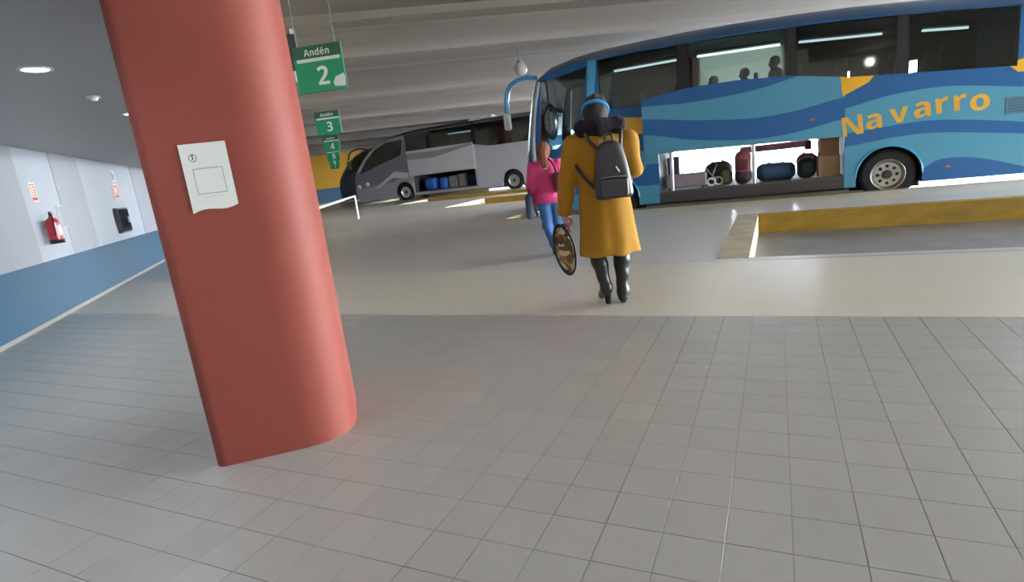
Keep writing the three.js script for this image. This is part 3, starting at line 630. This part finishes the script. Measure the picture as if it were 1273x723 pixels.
function suitcase(label, pos, turn, col, w, h, d, group) {
  const q = thing('suitcase', label, 'suitcase', pos, turn, group);
  part('shell', rbox(w, h, d, 0.04, 0, h / 2 + 0.03, 0, 3), std(col, 0.5), q);
  part('zip', [box(w + 0.004, 0.012, d * 0.9, 0, h / 2 + 0.03, 0)], M.dark, q);
  part('handle', tube([[-0.1, h + 0.03, 0], [-0.09, h + 0.07, 0], [0.09, h + 0.07, 0], [0.1, h + 0.03, 0]], 0.012), M.black, q);
  for (const x of [-w / 2 + 0.06, w / 2 - 0.06]) for (const z of [-d / 2 + 0.05, d / 2 - 0.05]) part('castor', cyl(0.03, 0.03, 0.02, 0, 0, 0, 14).rotateX(Math.PI / 2).translate(x, 0.03, z), M.rubber, q);
}
const bt = turnOf(BAZ);
suitcase('wide mauve grey suitcase lying in the coach bay beside the front post', blueAt(-3.85, -0.55, HOLD), bt, '#8d7f87', 0.85, 0.3, 0.55);
suitcase('tall blue grey suitcase standing at the front of the coach bay', blueAt(-4.2, -1.2, HOLD), bt, '#4a5566', 0.28, 0.7, 0.5);
{
  const q = thing('folded_pushchair', 'folded pushchair with pale wheels in front of the green bag', 'pushchair', blueAt(-3.3, -0.32, HOLD), bt);
  for (const [x, z] of [[0, 0.08], [0.14, -0.12]]) { const w = part('wheel', new THREE.TorusGeometry(0.08, 0.022, 10, 28).translate(x, 0.105, z), std('#d8d4cc', 0.6), q); part('hub', cyl(0.03, 0.03, 0.03, 0, 0, 0, 14).rotateX(Math.PI / 2).translate(x, 0.105, z), M.dark, w); }
  part('frame_tube', tube([[0, 0.1, 0.03], [0.05, 0.3, 0], [0.12, 0.48, -0.05]], 0.014), M.grey, q); part('frame_tube', tube([[0.14, 0.1, -0.1], [-0.02, 0.28, -0.05], [-0.1, 0.4, -0.02]], 0.014), M.grey, q);
}
function bag(label, pos, turn, col, w, h, d, s, strap = true, group) {
  const q = thing('travel_bag', label, 'bag', pos, turn, group);
  part('sack', pillow(w, h, d, s), fabric(col), q);
  if (strap) part('strap', tube([[-w * 0.3, h * 0.8, d * 0.35], [-w * 0.15, h * 1.02, d * 0.2], [w * 0.15, h * 1.02, d * 0.2], [w * 0.3, h * 0.8, d * 0.35]], 0.014), M.dark, q);
}
bag('lumpy dark green bag heaped behind the pushchair', blueAt(-3.2, -1.15, HOLD), bt, '#3f4a36', 0.62, 0.52, 0.5, 2.2);
bag('short olive green bag next to the pushchair', blueAt(-2.98, -0.55, HOLD), bt, '#76805a', 0.24, 0.34, 0.28, 4.1, false);
{
  const q = thing('rucksack', 'tall maroon rucksack standing by the bright bay post', 'rucksack', blueAt(-2.64, -0.45, HOLD), bt);
  part('sack', pillow(0.34, 0.72, 0.36, 6.6, 0.05), fabric('#8a4a50'), q); part('base', pillow(0.36, 0.34, 0.38, 1.6, 0.0), fabric('#3a3136'), q);
  part('pocket', pillow(0.24, 0.22, 0.08, 3.6, 0.0).translate(0, 0.3, 0.18), fabric('#713b41'), q);
}
bag('long dark blue holdall lying behind the bay post', blueAt(-1.99, -0.6, HOLD), bt, '#2f4660', 0.78, 0.38, 0.45, 8.3);
bag('crimson bag lying on the holdalls near the cartons', blueAt(-1.35, -1.05, HOLD), bt, '#7a3440', 0.42, 0.5, 0.45, 9.1);
bag('black green bag beside the cartons', blueAt(-1.4, -0.42, HOLD), bt, '#26332e', 0.36, 0.42, 0.32, 12.4);
{
  const card = std('#a58a6c', 0.85), card2 = std('#8c6c52', 0.85);
  const a = thing('carton', 'tan cardboard carton on the floor of the bay', 'carton', blueAt(-1.0, -0.42, HOLD), bt);
  part('carton_body', box(0.38, 0.42, 0.5, 0, 0.21, 0), card, a); part('tape', box(0.384, 0.424, 0.06, 0, 0.21, 0), std('#c3a983', 0.4), a);
  const b = thing('carton', 'brown carton stacked on the tan one', 'carton', blueAt(-1.0, -0.42, HOLD + 0.424), bt + 0.06);
  part('carton_body', box(0.34, 0.36, 0.44, 0, 0.18, 0), card2, b); part('tape', box(0.344, 0.364, 0.05, 0, 0.18, 0), std('#b59a78', 0.4), b);
}
{
  const q = thing('rolled_banner', 'pink and white parcel under the roof of the coach bay', 'parcel', blueAt(-2.0, -1.9, 0.93), bt);
  part('parcel_body', rbox(1.5, 0.16, 0.3, 0.05), std('#c9939a', 0.7), q); part('end', rbox(0.14, 0.22, 0.32, 0.04, 0.72, -0.04, 0), std('#b03a40', 0.6), q);
  part('hanger', [box(0.02, 0.1, 0.3, -0.5, 0.11, 0), box(0.02, 0.1, 0.3, 0.5, 0.11, 0)], M.grey, q);
}
const gt = turnOf(115), GH = 0.39;
bag('big bright blue sack at the front of the silver coach bay', greyAt(-4.9, -0.6, GH), gt, '#2a5aa8', 0.9, 0.72, 0.6, 21);
bag('second blue sack leaning on the pale stack in the silver coach bay', greyAt(-4.0, -0.55, GH), gt, '#2f62b0', 0.6, 0.68, 0.5, 23);
suitcase('olive suitcase in the middle of the silver coach bay', greyAt(-3.35, -0.55, GH), gt, '#6b705f', 0.5, 0.65, 0.4);
suitcase('taupe suitcase beside the olive one in the silver coach bay', greyAt(-2.78, -0.6, GH), gt, '#7e7a70', 0.45, 0.7, 0.4);
bag('dark navy bag at the rear of the silver coach bay', greyAt(-2.2, -0.55, GH), gt, '#26345c', 0.5, 0.6, 0.45, 27);
// ------------------------------------------------------------------ people
const smin = (a, b, k) => { const h = Math.max(k - Math.abs(a - b), 0) / k; return Math.min(a, b) - h * h * k * 0.25; };
function cap(x, y, z, a, b, ra, rb) {
  const bx = b[0] - a[0], by = b[1] - a[1], bz = b[2] - a[2], px = x - a[0], py = y - a[1], pz = z - a[2];
  const t = Math.min(1, Math.max(0, (px * bx + py * by + pz * bz) / (bx * bx + by * by + bz * bz)));
  return Math.hypot(px - bx * t, py - by * t, pz - bz * t) - (ra + (rb - ra) * t);
}
const ell = (x, y, z, c, r) => { const k = Math.hypot((x - c[0]) / r[0], (y - c[1]) / r[1], (z - c[2]) / r[2]); return (k - 1) * Math.min(r[0], r[1], r[2]); };
function sdf(lo, hi, cell, f) {   // mesh of f < 0 inside the box lo..hi
  const span = Math.max(hi[0] - lo[0], hi[1] - lo[1], hi[2] - lo[2]), n = Math.min(150, Math.ceil(span / cell) + 4);
  const mc = new MarchingCubes(n, M.white, false, false, 160000);
  mc.isolation = 0;
  const mid = lo.map((v, i) => (v + hi[i]) / 2), half = lo.map((v, i) => (hi[i] - v) / 2 * 1.06);
  const F = mc.field, hs = mc.halfsize;
  for (let k = 0; k < n; k++) for (let j = 0; j < n; j++) for (let i = 0; i < n; i++)
    F[k * n * n + j * n + i] = -f(mid[0] + (i - hs) / hs * half[0], mid[1] + (j - hs) / hs * half[1], mid[2] + (k - hs) / hs * half[2]);
  mc.update();
  const c = mc.count, p = new Float32Array(c * 3);
  for (let i = 0; i < c; i++) for (let a = 0; a < 3; a++) p[3 * i + a] = mid[a] + mc.positionArray[3 * i + a] * half[a];
  let g = new THREE.BufferGeometry(); g.setAttribute('position', new THREE.BufferAttribute(p, 3));
  g = mergeVertices(g, 1e-4); g.computeVertexNormals();
  const q = g.attributes.position, uv = new Float32Array(q.count * 2);
  for (let i = 0; i < q.count; i++) { uv[2 * i] = q.getX(i) + q.getZ(i); uv[2 * i + 1] = q.getY(i); }
  g.setAttribute('uv', new THREE.BufferAttribute(uv, 2));
  return g;
}
const chain = (x, y, z, list, k = 0.03) => { let d = 1e9; for (const [a, b, ra, rb] of list) d = smin(d, cap(x, y, z, a, b, ra, rb), k); return d; };
// head with eyes, nose, mouth and ears; faces local -z turned by yaw
function headField(c, yaw, s = 1) {
  const cy = Math.cos(yaw), sy = Math.sin(yaw);
  return (X, Y, Z) => {
    const dx = X - c[0], dz = Z - c[2], x = (dx * cy - dz * sy) / s, z = (dx * sy + dz * cy) / s, y = (Y - c[1]) / s;
    let d = ell(x, y, z, [0, 0.02, 0.01], [0.077, 0.105, 0.098]);
    d = smin(d, ell(x, y, z, [0, -0.055, -0.03], [0.052, 0.065, 0.062]), 0.03);
    d = smin(d, cap(x, y, z, [0, 0.005, -0.085], [0, -0.03, -0.105], 0.008, 0.014), 0.012);
    for (const e of [-1, 1]) {
      d = Math.max(d, -ell(x, y, z, [e * 0.032, 0.008, -0.1], [0.018, 0.011, 0.018]));
      d = smin(d, ell(x, y, z, [e * 0.032, 0.008, -0.083], [0.012, 0.011, 0.012]), 0.004);
      d = smin(d, ell(x, y, z, [e * 0.08, -0.005, 0.012], [0.012, 0.032, 0.02]), 0.01);
    }
    d = Math.max(d, -ell(x, y, z, [0, -0.062, -0.1], [0.022, 0.004, 0.02]));
    return d * s;
  };
}
// hand: palm and five curled fingers; base frame given by wrist, direction of the fingers, side towards the thumb, palm normal
function handField(w, dirF, dirT, dirP, curl) {
  const at = (f, t, p) => [0, 1, 2].map((i) => w[i] + dirF[i] * f + dirT[i] * t + dirP[i] * p);
  const L = [[at(0, 0, 0), at(0.05, 0, 0), 0.024, 0.026], [at(0.03, 0.018, 0), at(0.075, 0.024, 0), 0.018, 0.014], [at(0.03, -0.018, 0), at(0.07, -0.026, 0), 0.018, 0.013]];
  [[0.03, 0.036], [0.01, 0.042], [-0.011, 0.038], [-0.03, 0.03]].forEach(([t, l]) => {
    const a = at(0.075, t, 0), b = at(0.075 + l * (1 - curl * 0.35), t, l * curl * 0.8), c = at(0.075 + l * (1.1 - curl * 1.0), t, l * (0.3 + curl * 1.2)), e = at(0.075 + l * (1.2 - curl * 1.9), t, l * (0.45 + curl * 1.0));
    L.push([a, b, 0.0095, 0.009], [b, c, 0.009, 0.0085], [c, e, 0.0085, 0.007]);
  });
  const a = at(0.02, 0.03, 0.005), b = at(0.045, 0.052, 0.02), c = at(0.07, 0.05, 0.04 * (0.5 + curl));
  L.push([a, b, 0.013, 0.011], [b, c, 0.011, 0.009]);
  return (x, y, z) => chain(x, y, z, L, 0.008);
}
const skinMat = phys('#c08f78', 0.55), hairDark = std('#1b1718', 0.75);
const knit = (c) => std(c, 0.9, { bumpMap: rep(cloth, 3, 3), bumpScale: 0.002 });
const WOM = P(0.857, 4.69), WT = -10.4 * RAD;
{
  const w = thing('person', 'person in a long mustard coat with black boots walking away, seen from behind', 'person', WOM, WT);
  const LA = [[-0.225, 1.345, 0.0], [-0.3, 1.06, 0.03], [-0.345, 0.82, -0.02]], RA = [[0.22, 1.345, 0.0], [0.25, 1.1, 0.03], [0.18, 1.16, -0.26]];
  const LL = [[-0.095, 0.88, 0], [-0.115, 0.48, -0.03], [-0.05, 0.14, 0.03]], RL = [[0.095, 0.88, 0], [0.1, 0.48, -0.02], [0.085, 0.09, 0.01]];
  const bodyBones = [[[0, 0.92, 0], [0, 1.15, 0], 0.14, 0.12], [[0, 1.15, 0], [0, 1.32, 0], 0.12, 0.13], [[-0.14, 1.335, 0], [0.14, 1.335, 0], 0.06, 0.06], [[0, 1.38, 0], [-0.015, 1.52, -0.01], 0.055, 0.052],
    [LA[0], LA[1], 0.055, 0.042], [LA[1], LA[2], 0.042, 0.03], [RA[0], RA[1], 0.055, 0.042], [RA[1], RA[2], 0.042, 0.03],
    [LL[0], LL[1], 0.085, 0.055], [LL[1], LL[2], 0.055, 0.037], [LL[2], [-0.09, 0.05, -0.12], 0.036, 0.026], [RL[0], RL[1], 0.085, 0.055], [RL[1], RL[2], 0.055, 0.037], [RL[2], [0.095, 0.045, -0.14], 0.036, 0.026]];
  const hd = headField([-0.02, 1.585, -0.02], 0.1);
  const hl = handField([-0.347, 0.8, -0.02], [0, -1, 0], [0, 0, -1], [1, 0, 0], 0.9), hr = handField([0.2, 1.165, -0.27], [-0.5, 0.35, -0.79], [0, 0.9, 0.4], [-0.85, 0, 0.5], 0.6);
  const coarse = sdf([-0.45, 0, -0.45], [0.45, 1.75, 0.3], 0.0125, (x, y, z) => chain(x, y, z, bodyBones, 0.05));
  const head = sdf([-0.13, 1.46, -0.16], [0.09, 1.73, 0.11], 0.0035, hd), hand1 = sdf([-0.44, 0.62, -0.12], [-0.26, 0.84, 0.08], 0.003, hl), hand2 = sdf([0.02, 1.1, -0.46], [0.27, 1.35, -0.22], 0.0035, hr);
  part('body', [coarse, head, hand1, hand2], skinMat, w);
  // coat
  const aT = [[0.3, 0.262], [0.4, 0.258], [0.6, 0.238], [0.85, 0.212], [1.0, 0.203], [1.15, 0.212], [1.28, 0.224], [1.36, 0.2], [1.42, 0.12], [1.47, 0.085]], bT = [[0.3, 0.178], [0.4, 0.175], [0.7, 0.16], [0.95, 0.14], [1.2, 0.14], [1.32, 0.13], [1.42, 0.105], [1.47, 0.085]];
  const coat = sdf([-0.45, 0.36, -0.42], [0.45, 1.5, 0.27], 0.0115, (x, y, z) => {
    const a = lerpTable(aT, y), b = lerpTable(bT, y), th = Math.atan2(z, x);
    const fold = 0.009 * Math.sin(th * 7 + 1.3 * Math.sin(y * 3)) * Math.max(0, 1.05 - y) + 0.006 * noise.noise(x * 6, y * 5, z * 6);
    let d = (Math.hypot((x + 0.005) / a, z / b) - 1) * Math.min(a, b) * 0.95 - fold;
    d = smin(d, chain(x, y, z, [[LA[0], LA[1], 0.085, 0.072], [LA[1], LA[2], 0.072, 0.062]], 0.02) - 0.006 * Math.sin(y * 38 + x * 10) * 0.5, 0.045);
    d = smin(d, chain(x, y, z, [[RA[0], RA[1], 0.08, 0.064], [RA[1], RA[2], 0.064, 0.055]], 0.02) - 0.004 * Math.sin(y * 30), 0.045);
    d = Math.max(d, y - 1.475, 0.43 + 0.008 * Math.sin(th * 5) - y, -(Math.max(chain(x, y, z, [[[-0.345, 0.82, -0.02], [-0.355, 0.7, -0.03], 0.05, 0.05]]), y - 0.825)));
    return d;
  });
  part('coat', coat, std('#a37511', 0.85, { bumpMap: rep(cloth, 4, 4), bumpScale: 0.003 }), w, 'long mustard yellow coat');
  const boots = [[LL, [-0.095, 0.045, -0.12], [-0.045, 0.12, 0.045]], [RL, [0.1, 0.04, -0.15], [0.085, 0.05, 0.04]]];
  boots.forEach(([l, toe, heel]) => {
    const kn = [l[1][0], 0.5, l[1][2]];
    const g = sdf([Math.min(kn[0], toe[0]) - 0.12, -0.002, -0.25], [Math.max(kn[0], l[2][0]) + 0.12, 0.56, 0.14], 0.008, (x, y, z) => {
      let d = chain(x, y, z, [[kn, [kn[0] * 0.6 + l[2][0] * 0.4, 0.36, (kn[2] + l[2][2]) / 2], 0.066, 0.064], [[kn[0] * 0.6 + l[2][0] * 0.4, 0.36, (kn[2] + l[2][2]) / 2], l[2], 0.064, 0.046], [l[2], toe, 0.046, 0.034], [l[2], heel, 0.045, 0.038]], 0.03) - 0.003 * Math.sin(y * 45 + x * 20);
      d = Math.min(d, cap(x, y, z, [heel[0], heel[1] - 0.015, heel[2]], [heel[0], 0.022, heel[2] - 0.005], 0.03, 0.024));
      return Math.max(d, 0.002 - y, y - 0.52);
    });
    part('boot', g, phys('#1c1e20', 0.4), w, 'black knee boot');
  });
  // hood with dark fur, dark hair and a knitted cap, blue band
  part('fur_collar', sdf([-0.24, 1.34, -0.14], [0.24, 1.6, 0.2], 0.008, (x, y, z) => chain(x, y, z, [[[-0.135, 1.465, 0.05], [0.0, 1.455, 0.1], 0.062, 0.066], [[0, 1.455, 0.1], [0.14, 1.465, 0.05], 0.066, 0.062], [[-0.135, 1.465, 0.05], [-0.1, 1.45, -0.05], 0.062, 0.05], [[0.14, 1.465, 0.05], [0.1, 1.45, -0.05], 0.062, 0.05]], 0.03) + 0.005 * noise.noise(x * 30, y * 30, z * 30)), std('#1d1520', 1), w, 'dark fur hood trim');
  part('hair', sdf([-0.16, 1.45, -0.14], [0.12, 1.75, 0.15], 0.007, (x, y, z) => { let d = ell(x, y, z, [-0.02, 1.605, -0.005], [0.1, 0.118, 0.12]); d = smin(d, ell(x, y, z, [-0.02, 1.535, 0.03], [0.088, 0.1, 0.09]), 0.04); return Math.max(d, -Math.max(ell(x, y, z, [-0.02, 1.58, -0.1], [0.075, 0.095, 0.07]), 0)) + 0.004 * Math.sin(x * 90) * Math.sin(y * 12); }), hairDark, w, 'smooth black hair');
  const band = new THREE.TorusGeometry(0.1, 0.014, 10, 40).scale(1, 1.2, 1.2).rotateX(Math.PI / 2 - 0.5).rotateZ(-0.1).translate(-0.02, 1.598, 0.0);
  part('headband', band, knit('#2f86c4'), w, 'bright blue headband');
}
// backpack
{
  const b = thing('backpack', 'small black leather backpack worn over the mustard coat', 'backpack', P(0.857, 4.69).add(V3(0, 0, 0)), WT);
  const f = phys('#2c2d33', 0.42, { bumpMap: rep(cloth, 2, 2), bumpScale: 0.0012 });
  const sack = sdf([-0.14, 0.85, 0.12], [0.28, 1.4, 0.36], 0.008, (x, y, z) => {
    const t = Math.min(1, Math.max(0, (y - 0.9) / 0.44)), hw = 0.152 - 0.062 * t * t, dz = 0.082 - 0.03 * t;
    const q = Math.hypot(Math.max(0, Math.abs(x - 0.075 + 0.012 * t) - hw + 0.06), Math.max(0, Math.abs(z - 0.235 + 0.03 * t) - dz + 0.05)) - 0.055;
    const yy = Math.max(0.905 - y, y - 1.345 + 0.9 * Math.max(0, Math.abs(x - 0.065) - 0.02) ** 1.4);
    return smin(-1, Math.max(q, yy), 0.001) < -0.9 ? Math.hypot(Math.max(q + 0.035, 0), Math.max(yy + 0.035, 0)) - 0.035 + Math.min(Math.max(q + 0.035, yy + 0.035), 0) : 1;
  });
  const bag_ = part('bag_body', sack, f, b);
  part('front_pocket', sdf([-0.1, 0.86, 0.22], [0.24, 1.12, 0.36], 0.007, (x, y, z) => { const q = Math.max(Math.abs(x - 0.075) - 0.11, Math.abs(y - 0.985) - 0.075, Math.abs(z - 0.3) - 0.022); return Math.hypot(Math.max(0, Math.abs(x - 0.075) - 0.09), Math.max(0, Math.abs(y - 0.985) - 0.055), Math.max(0, Math.abs(z - 0.3) - 0.005)) - 0.022 + Math.min(q, 0) * 0; }), f, bag_);
  part('zip', tube([[-0.025, 1.068, 0.318], [0.075, 1.074, 0.328], [0.175, 1.068, 0.318]], 0.004, 6), std('#b8b4ac', 0.3, { metalness: 0.8 }), b, 'bright zip');
  part('zip_pull', box(0.012, 0.05, 0.006, 0, 0, 0).rotateZ(0.5).translate(0.115, 1.125, 0.315), std('#d9d6ce', 0.2, { metalness: 0.9 }), b);
  part('grab_loop', tube([[0.035, 1.33, 0.2], [0.045, 1.39, 0.19], [0.085, 1.39, 0.19], [0.095, 1.33, 0.2]], 0.009), f, b);
  const strap = (pts) => part('shoulder_strap', tube(pts, 0.014, 8, 24).scale(1, 1, 1), f, b);
  strap([[-0.02, 1.29, 0.17], [-0.085, 1.36, 0.145], [-0.12, 1.435, 0.09], [-0.14, 1.44, -0.02]]);
  strap([[0.15, 1.29, 0.17], [0.16, 1.38, 0.14], [0.165, 1.44, 0.06], [0.16, 1.43, -0.04]]);
  strap([[-0.055, 0.98, 0.2], [-0.13, 1.06, 0.165], [-0.2, 1.16, 0.1], [-0.215, 1.22, 0.03]]);
  strap([[0.2, 0.98, 0.2], [0.215, 1.03, 0.12], [0.22, 1.08, 0.04]]);
}
// hand bag
{
  const h = thing('hand_bag', 'black bag with gold patterned panel hanging from the hand', 'bag', P(0.857, 4.69), WT);
  const body = new THREE.SphereGeometry(1, 36, 28).scale(0.075, 0.205, 0.1);
  const cvs = printed(1, 1, (g, w, hh) => {
    g.fillStyle = '#8d7444'; g.fillRect(0, 0, w, hh);
    let s = 11; const r = () => { s = (s * 48271) % 2147483647; return s / 2147483647; };
    for (let i = 0; i < 90; i++) { g.fillStyle = ['#2a2018', '#c9b489', '#5d4526', '#ddd0b4'][Math.floor(r() * 4)]; g.beginPath(); g.ellipse(r() * w, r() * hh, 8 + r() * 26, 6 + r() * 14, r() * 3, 0, 7); g.fill(); }
  }, 256);
  const m = part('panel', body, cvs, h, 'gold and brown patterned panel'); m.position.set(-0.375, 0.495, 0.0); m.rotation.z = 0.16; m.rotation.y = 0.35;
  const rim = part('frame', new THREE.TorusGeometry(1, 0.075, 10, 48).scale(0.085, 0.215, 0.2), M.black, h); rim.position.copy(m.position); rim.rotation.copy(m.rotation);
  part('handle', tube([[-0.4, 0.68, 0.02], [-0.385, 0.706, 0.02], [-0.345, 0.716, 0.0], [-0.33, 0.706, -0.03], [-0.375, 0.675, -0.02]], 0.009), M.black, h);
  part('tassel', tube([[-0.335, 0.71, 0.03], [-0.32, 0.68, 0.05], [-0.315, 0.65, 0.05]], 0.012), std('#c05a62', 0.8), h);
}
// person in pink
const PINK = P(0.63, 7.52);
{
  const w = thing('person', 'person in a pink jacket and blue jeans walking beside the blue coach front', 'person', PINK, -4 * RAD);
  const k = 0.97;
  const LA = [[-0.17, 1.2, 0], [-0.22, 0.96, 0.02], [-0.2, 0.76, -0.05]], RA = [[0.17, 1.2, 0], [0.2, 0.96, 0.02], [0.19, 0.76, -0.04]];
  const LL = [[-0.06, 0.76, 0], [-0.05, 0.4, -0.02], [0.03, 0.08, 0.04]], RL = [[0.08, 0.76, 0], [0.1, 0.42, -0.06], [0.1, 0.08, -0.08]];
  const bones = [[[0, 0.78, 0], [0, 1.0, 0], 0.12, 0.11], [[0, 1.0, 0], [0, 1.18, 0], 0.11, 0.11], [[-0.12, 1.2, 0], [0.12, 1.2, 0], 0.06, 0.06], [[0, 1.2, 0], [-0.01, 1.33, -0.02], 0.048, 0.045], [LA[0], LA[1], 0.045, 0.036], [LA[1], LA[2], 0.036, 0.027], [RA[0], RA[1], 0.045, 0.036], [RA[1], RA[2], 0.036, 0.027],
    [LL[0], LL[1], 0.075, 0.05], [LL[1], LL[2], 0.05, 0.034], [RL[0], RL[1], 0.075, 0.05], [RL[1], RL[2], 0.05, 0.034], [LL[2], [0.025, 0.04, -0.06], 0.034, 0.026], [RL[2], [0.1, 0.04, -0.19], 0.034, 0.026]];
  const body = sdf([-0.32, 0, -0.3], [0.32, 1.4, 0.2], 0.0115, (x, y, z) => chain(x, y, z, bones, 0.04));
  const head = sdf([-0.12, 1.26, -0.18], [0.11, 1.5, 0.1], 0.004, headField([-0.005, 1.375, -0.03], 0.3, 0.9));
  const h1 = sdf([-0.29, 0.58, -0.16], [-0.12, 0.8, 0.02], 0.0035, handField([-0.2, 0.75, -0.05], [0, -1, 0], [0, 0, -1], [1, 0, 0], 0.5)), h2 = sdf([0.1, 0.58, -0.16], [0.28, 0.8, 0.03], 0.0035, handField([0.19, 0.75, -0.04], [0, -1, 0], [0, 0, -1], [-1, 0, 0], 0.5));
  part('body', [body, head, h1, h2], skinMat, w);
  part('jacket', sdf([-0.34, 0.68, -0.22], [0.34, 1.32, 0.2], 0.01, (x, y, z) => {
    const a = lerpTable([[0.7, 0.2], [0.85, 0.19], [1.05, 0.178], [1.18, 0.18], [1.25, 0.12], [1.3, 0.07]], y), b = lerpTable([[0.7, 0.155], [0.85, 0.145], [1.05, 0.125], [1.2, 0.11], [1.3, 0.07]], y);
    let d = (Math.hypot(x / a, z / b) - 1) * Math.min(a, b) * 0.95 - 0.006 * Math.sin(y * 34 + Math.atan2(z, x) * 2);
    for (const A of [LA, RA]) d = smin(d, chain(x, y, z, [[A[0], A[1], 0.068, 0.06], [A[1], A[2], 0.06, 0.05]], 0.02), 0.04);
    return Math.max(d, y - 1.29, Math.min(0.715 - y + (Math.abs(x) > 0.16 ? -0.0 : 0), 1));
  }), std('#cf3f78', 0.8, { bumpMap: rep(cloth, 3, 3), bumpScale: 0.003 }), w, 'bright pink jacket');
  part('jeans', sdf([-0.2, 0.05, -0.22], [0.22, 0.82, 0.18], 0.0095, (x, y, z) => Math.max(chain(x, y, z, [[[-0.03, 0.78, 0], [0.06, 0.78, 0], 0.12, 0.12], [LL[0], LL[1], 0.096, 0.066], [LL[1], LL[2], 0.066, 0.055], [RL[0], RL[1], 0.096, 0.066], [RL[1], RL[2], 0.066, 0.055]], 0.03) - 0.003 * Math.sin(y * 50), y - 0.8, 0.075 - y)), std('#3f6a9c', 0.85, { bumpMap: rep(cloth, 5, 5), bumpScale: 0.002 }), w, 'blue jeans');
  for (const [a, t] of [[LL[2], [0.02, 0.045, -0.08]], [RL[2], [0.1, 0.045, -0.21]]]) part('shoe', sdf([a[0] - 0.08, 0, t[2] - 0.08], [a[0] + 0.08, 0.15, a[2] + 0.08], 0.006, (x, y, z) => Math.max(chain(x, y, z, [[[a[0], 0.055, a[2] + 0.02], t, 0.05, 0.04]], 0.02), 0.002 - y, y - 0.11)), M.dark, w, 'dark shoe');
  part('hair', sdf([-0.14, 1.1, -0.13], [0.13, 1.54, 0.16], 0.007, (x, y, z) => { let d = ell(x, y, z, [-0.005, 1.395, -0.01], [0.09, 0.105, 0.107]); d = smin(d, cap(x, y, z, [-0.02, 1.36, 0.05], [-0.01, 1.2, 0.085], 0.075, 0.045), 0.05); return Math.max(d, -ell(x, y, z, [-0.02, 1.36, -0.11], [0.07, 0.09, 0.07])) + 0.003 * Math.sin(x * 120) * Math.sin(y * 9); }), std('#74412b', 0.75), w, 'reddish brown shoulder length hair');
  const bag1 = thing('shoulder_bag', 'brown shoulder bag hanging at the side of the pink jacket', 'bag', PINK, -4 * RAD);
  part('pouch', pillow(0.1, 0.26, 0.2, 31, 0.05).translate(0.13, 0.84, 0.16), fabric('#5a2a2c'), bag1); part('strap', tube([[0.13, 1.08, 0.16], [0.1, 1.2, 0.13], [0.03, 1.285, 0.07], [-0.05, 1.27, -0.06]], 0.013), fabric('#4a2224'), bag1);
  const bag2 = thing('tote_bag', 'dark slate tote bag hanging on the far arm of the pink walker', 'bag', PINK, -4 * RAD);
  part('pouch', pillow(0.1, 0.34, 0.26, 35, 0.1).translate(-0.26, 0.52, 0.0), fabric('#3d4658'), bag2); part('strap', tube([[-0.26, 0.82, 0.07], [-0.255, 0.9, 0.06], [-0.262, 0.98, 0.02], [-0.262, 0.9, -0.05], [-0.26, 0.82, -0.08]], 0.01), fabric('#2c3340'), bag2);
}
// seated passengers behind the clear window
[[-2.62, 0.0, '#2a2c33', 'passenger seated in the bright coach window, middle of three heads'], [-2.0, 0.06, '#3a2f2f', 'passenger seated nearest the rear end of the bright coach window'], [-3.3, -0.06, '#402a30', 'passenger seated at the front end of the bright coach window']].forEach(([s, dh, col, label]) => {
  const w = thing('person', label, 'person', blueAt(s, s > -2.1 ? -0.8 : -1.6, 1.45 + dh), bt, 'passengers in the blue coach');
  const hd = headField([0.02, 1.2, 0], Math.PI / 2, 1);
  const g = sdf([-0.55, 0, -0.3], [0.3, 1.4, 0.3], 0.014, (x, y, z) => smin(chain(x, y, z, [[[0.05, 0.52, 0], [0.05, 0.95, 0], 0.15, 0.15], [[0.05, 0.96, -0.15], [0.05, 0.96, 0.15], 0.07, 0.07], [[0.03, 0.95, 0], [0.02, 1.12, 0], 0.055, 0.05], [[0.05, 0.96, -0.18], [-0.02, 0.7, -0.22], 0.055, 0.045], [[-0.02, 0.7, -0.22], [-0.22, 0.66, -0.12], 0.045, 0.035], [[0.05, 0.96, 0.18], [-0.02, 0.7, 0.22], 0.055, 0.045], [[-0.02, 0.7, 0.22], [-0.22, 0.66, 0.12], 0.045, 0.035], [[0.02, 0.5, -0.1], [-0.42, 0.5, -0.1], 0.08, 0.06], [[0.02, 0.5, 0.1], [-0.42, 0.5, 0.1], 0.08, 0.06], [[-0.42, 0.5, -0.1], [-0.42, 0.08, -0.1], 0.06, 0.045], [[-0.42, 0.5, 0.1], [-0.42, 0.08, 0.1], 0.06, 0.045]], 0.05), hd(x, y, z), 0.02));
  part('body', g, std(col, 0.85), w);
  part('hair', sdf([-0.12, 1.05, -0.14], [0.18, 1.36, 0.14], 0.01, (x, y, z) => Math.max(ell(x, y, z, [0.035, 1.225, 0], [0.112, 0.112, 0.093]), -ell(x, y, z, [-0.085, 1.18, 0], [0.07, 0.09, 0.075]))), hairDark, w);
});
renderer.render(scene, camera);
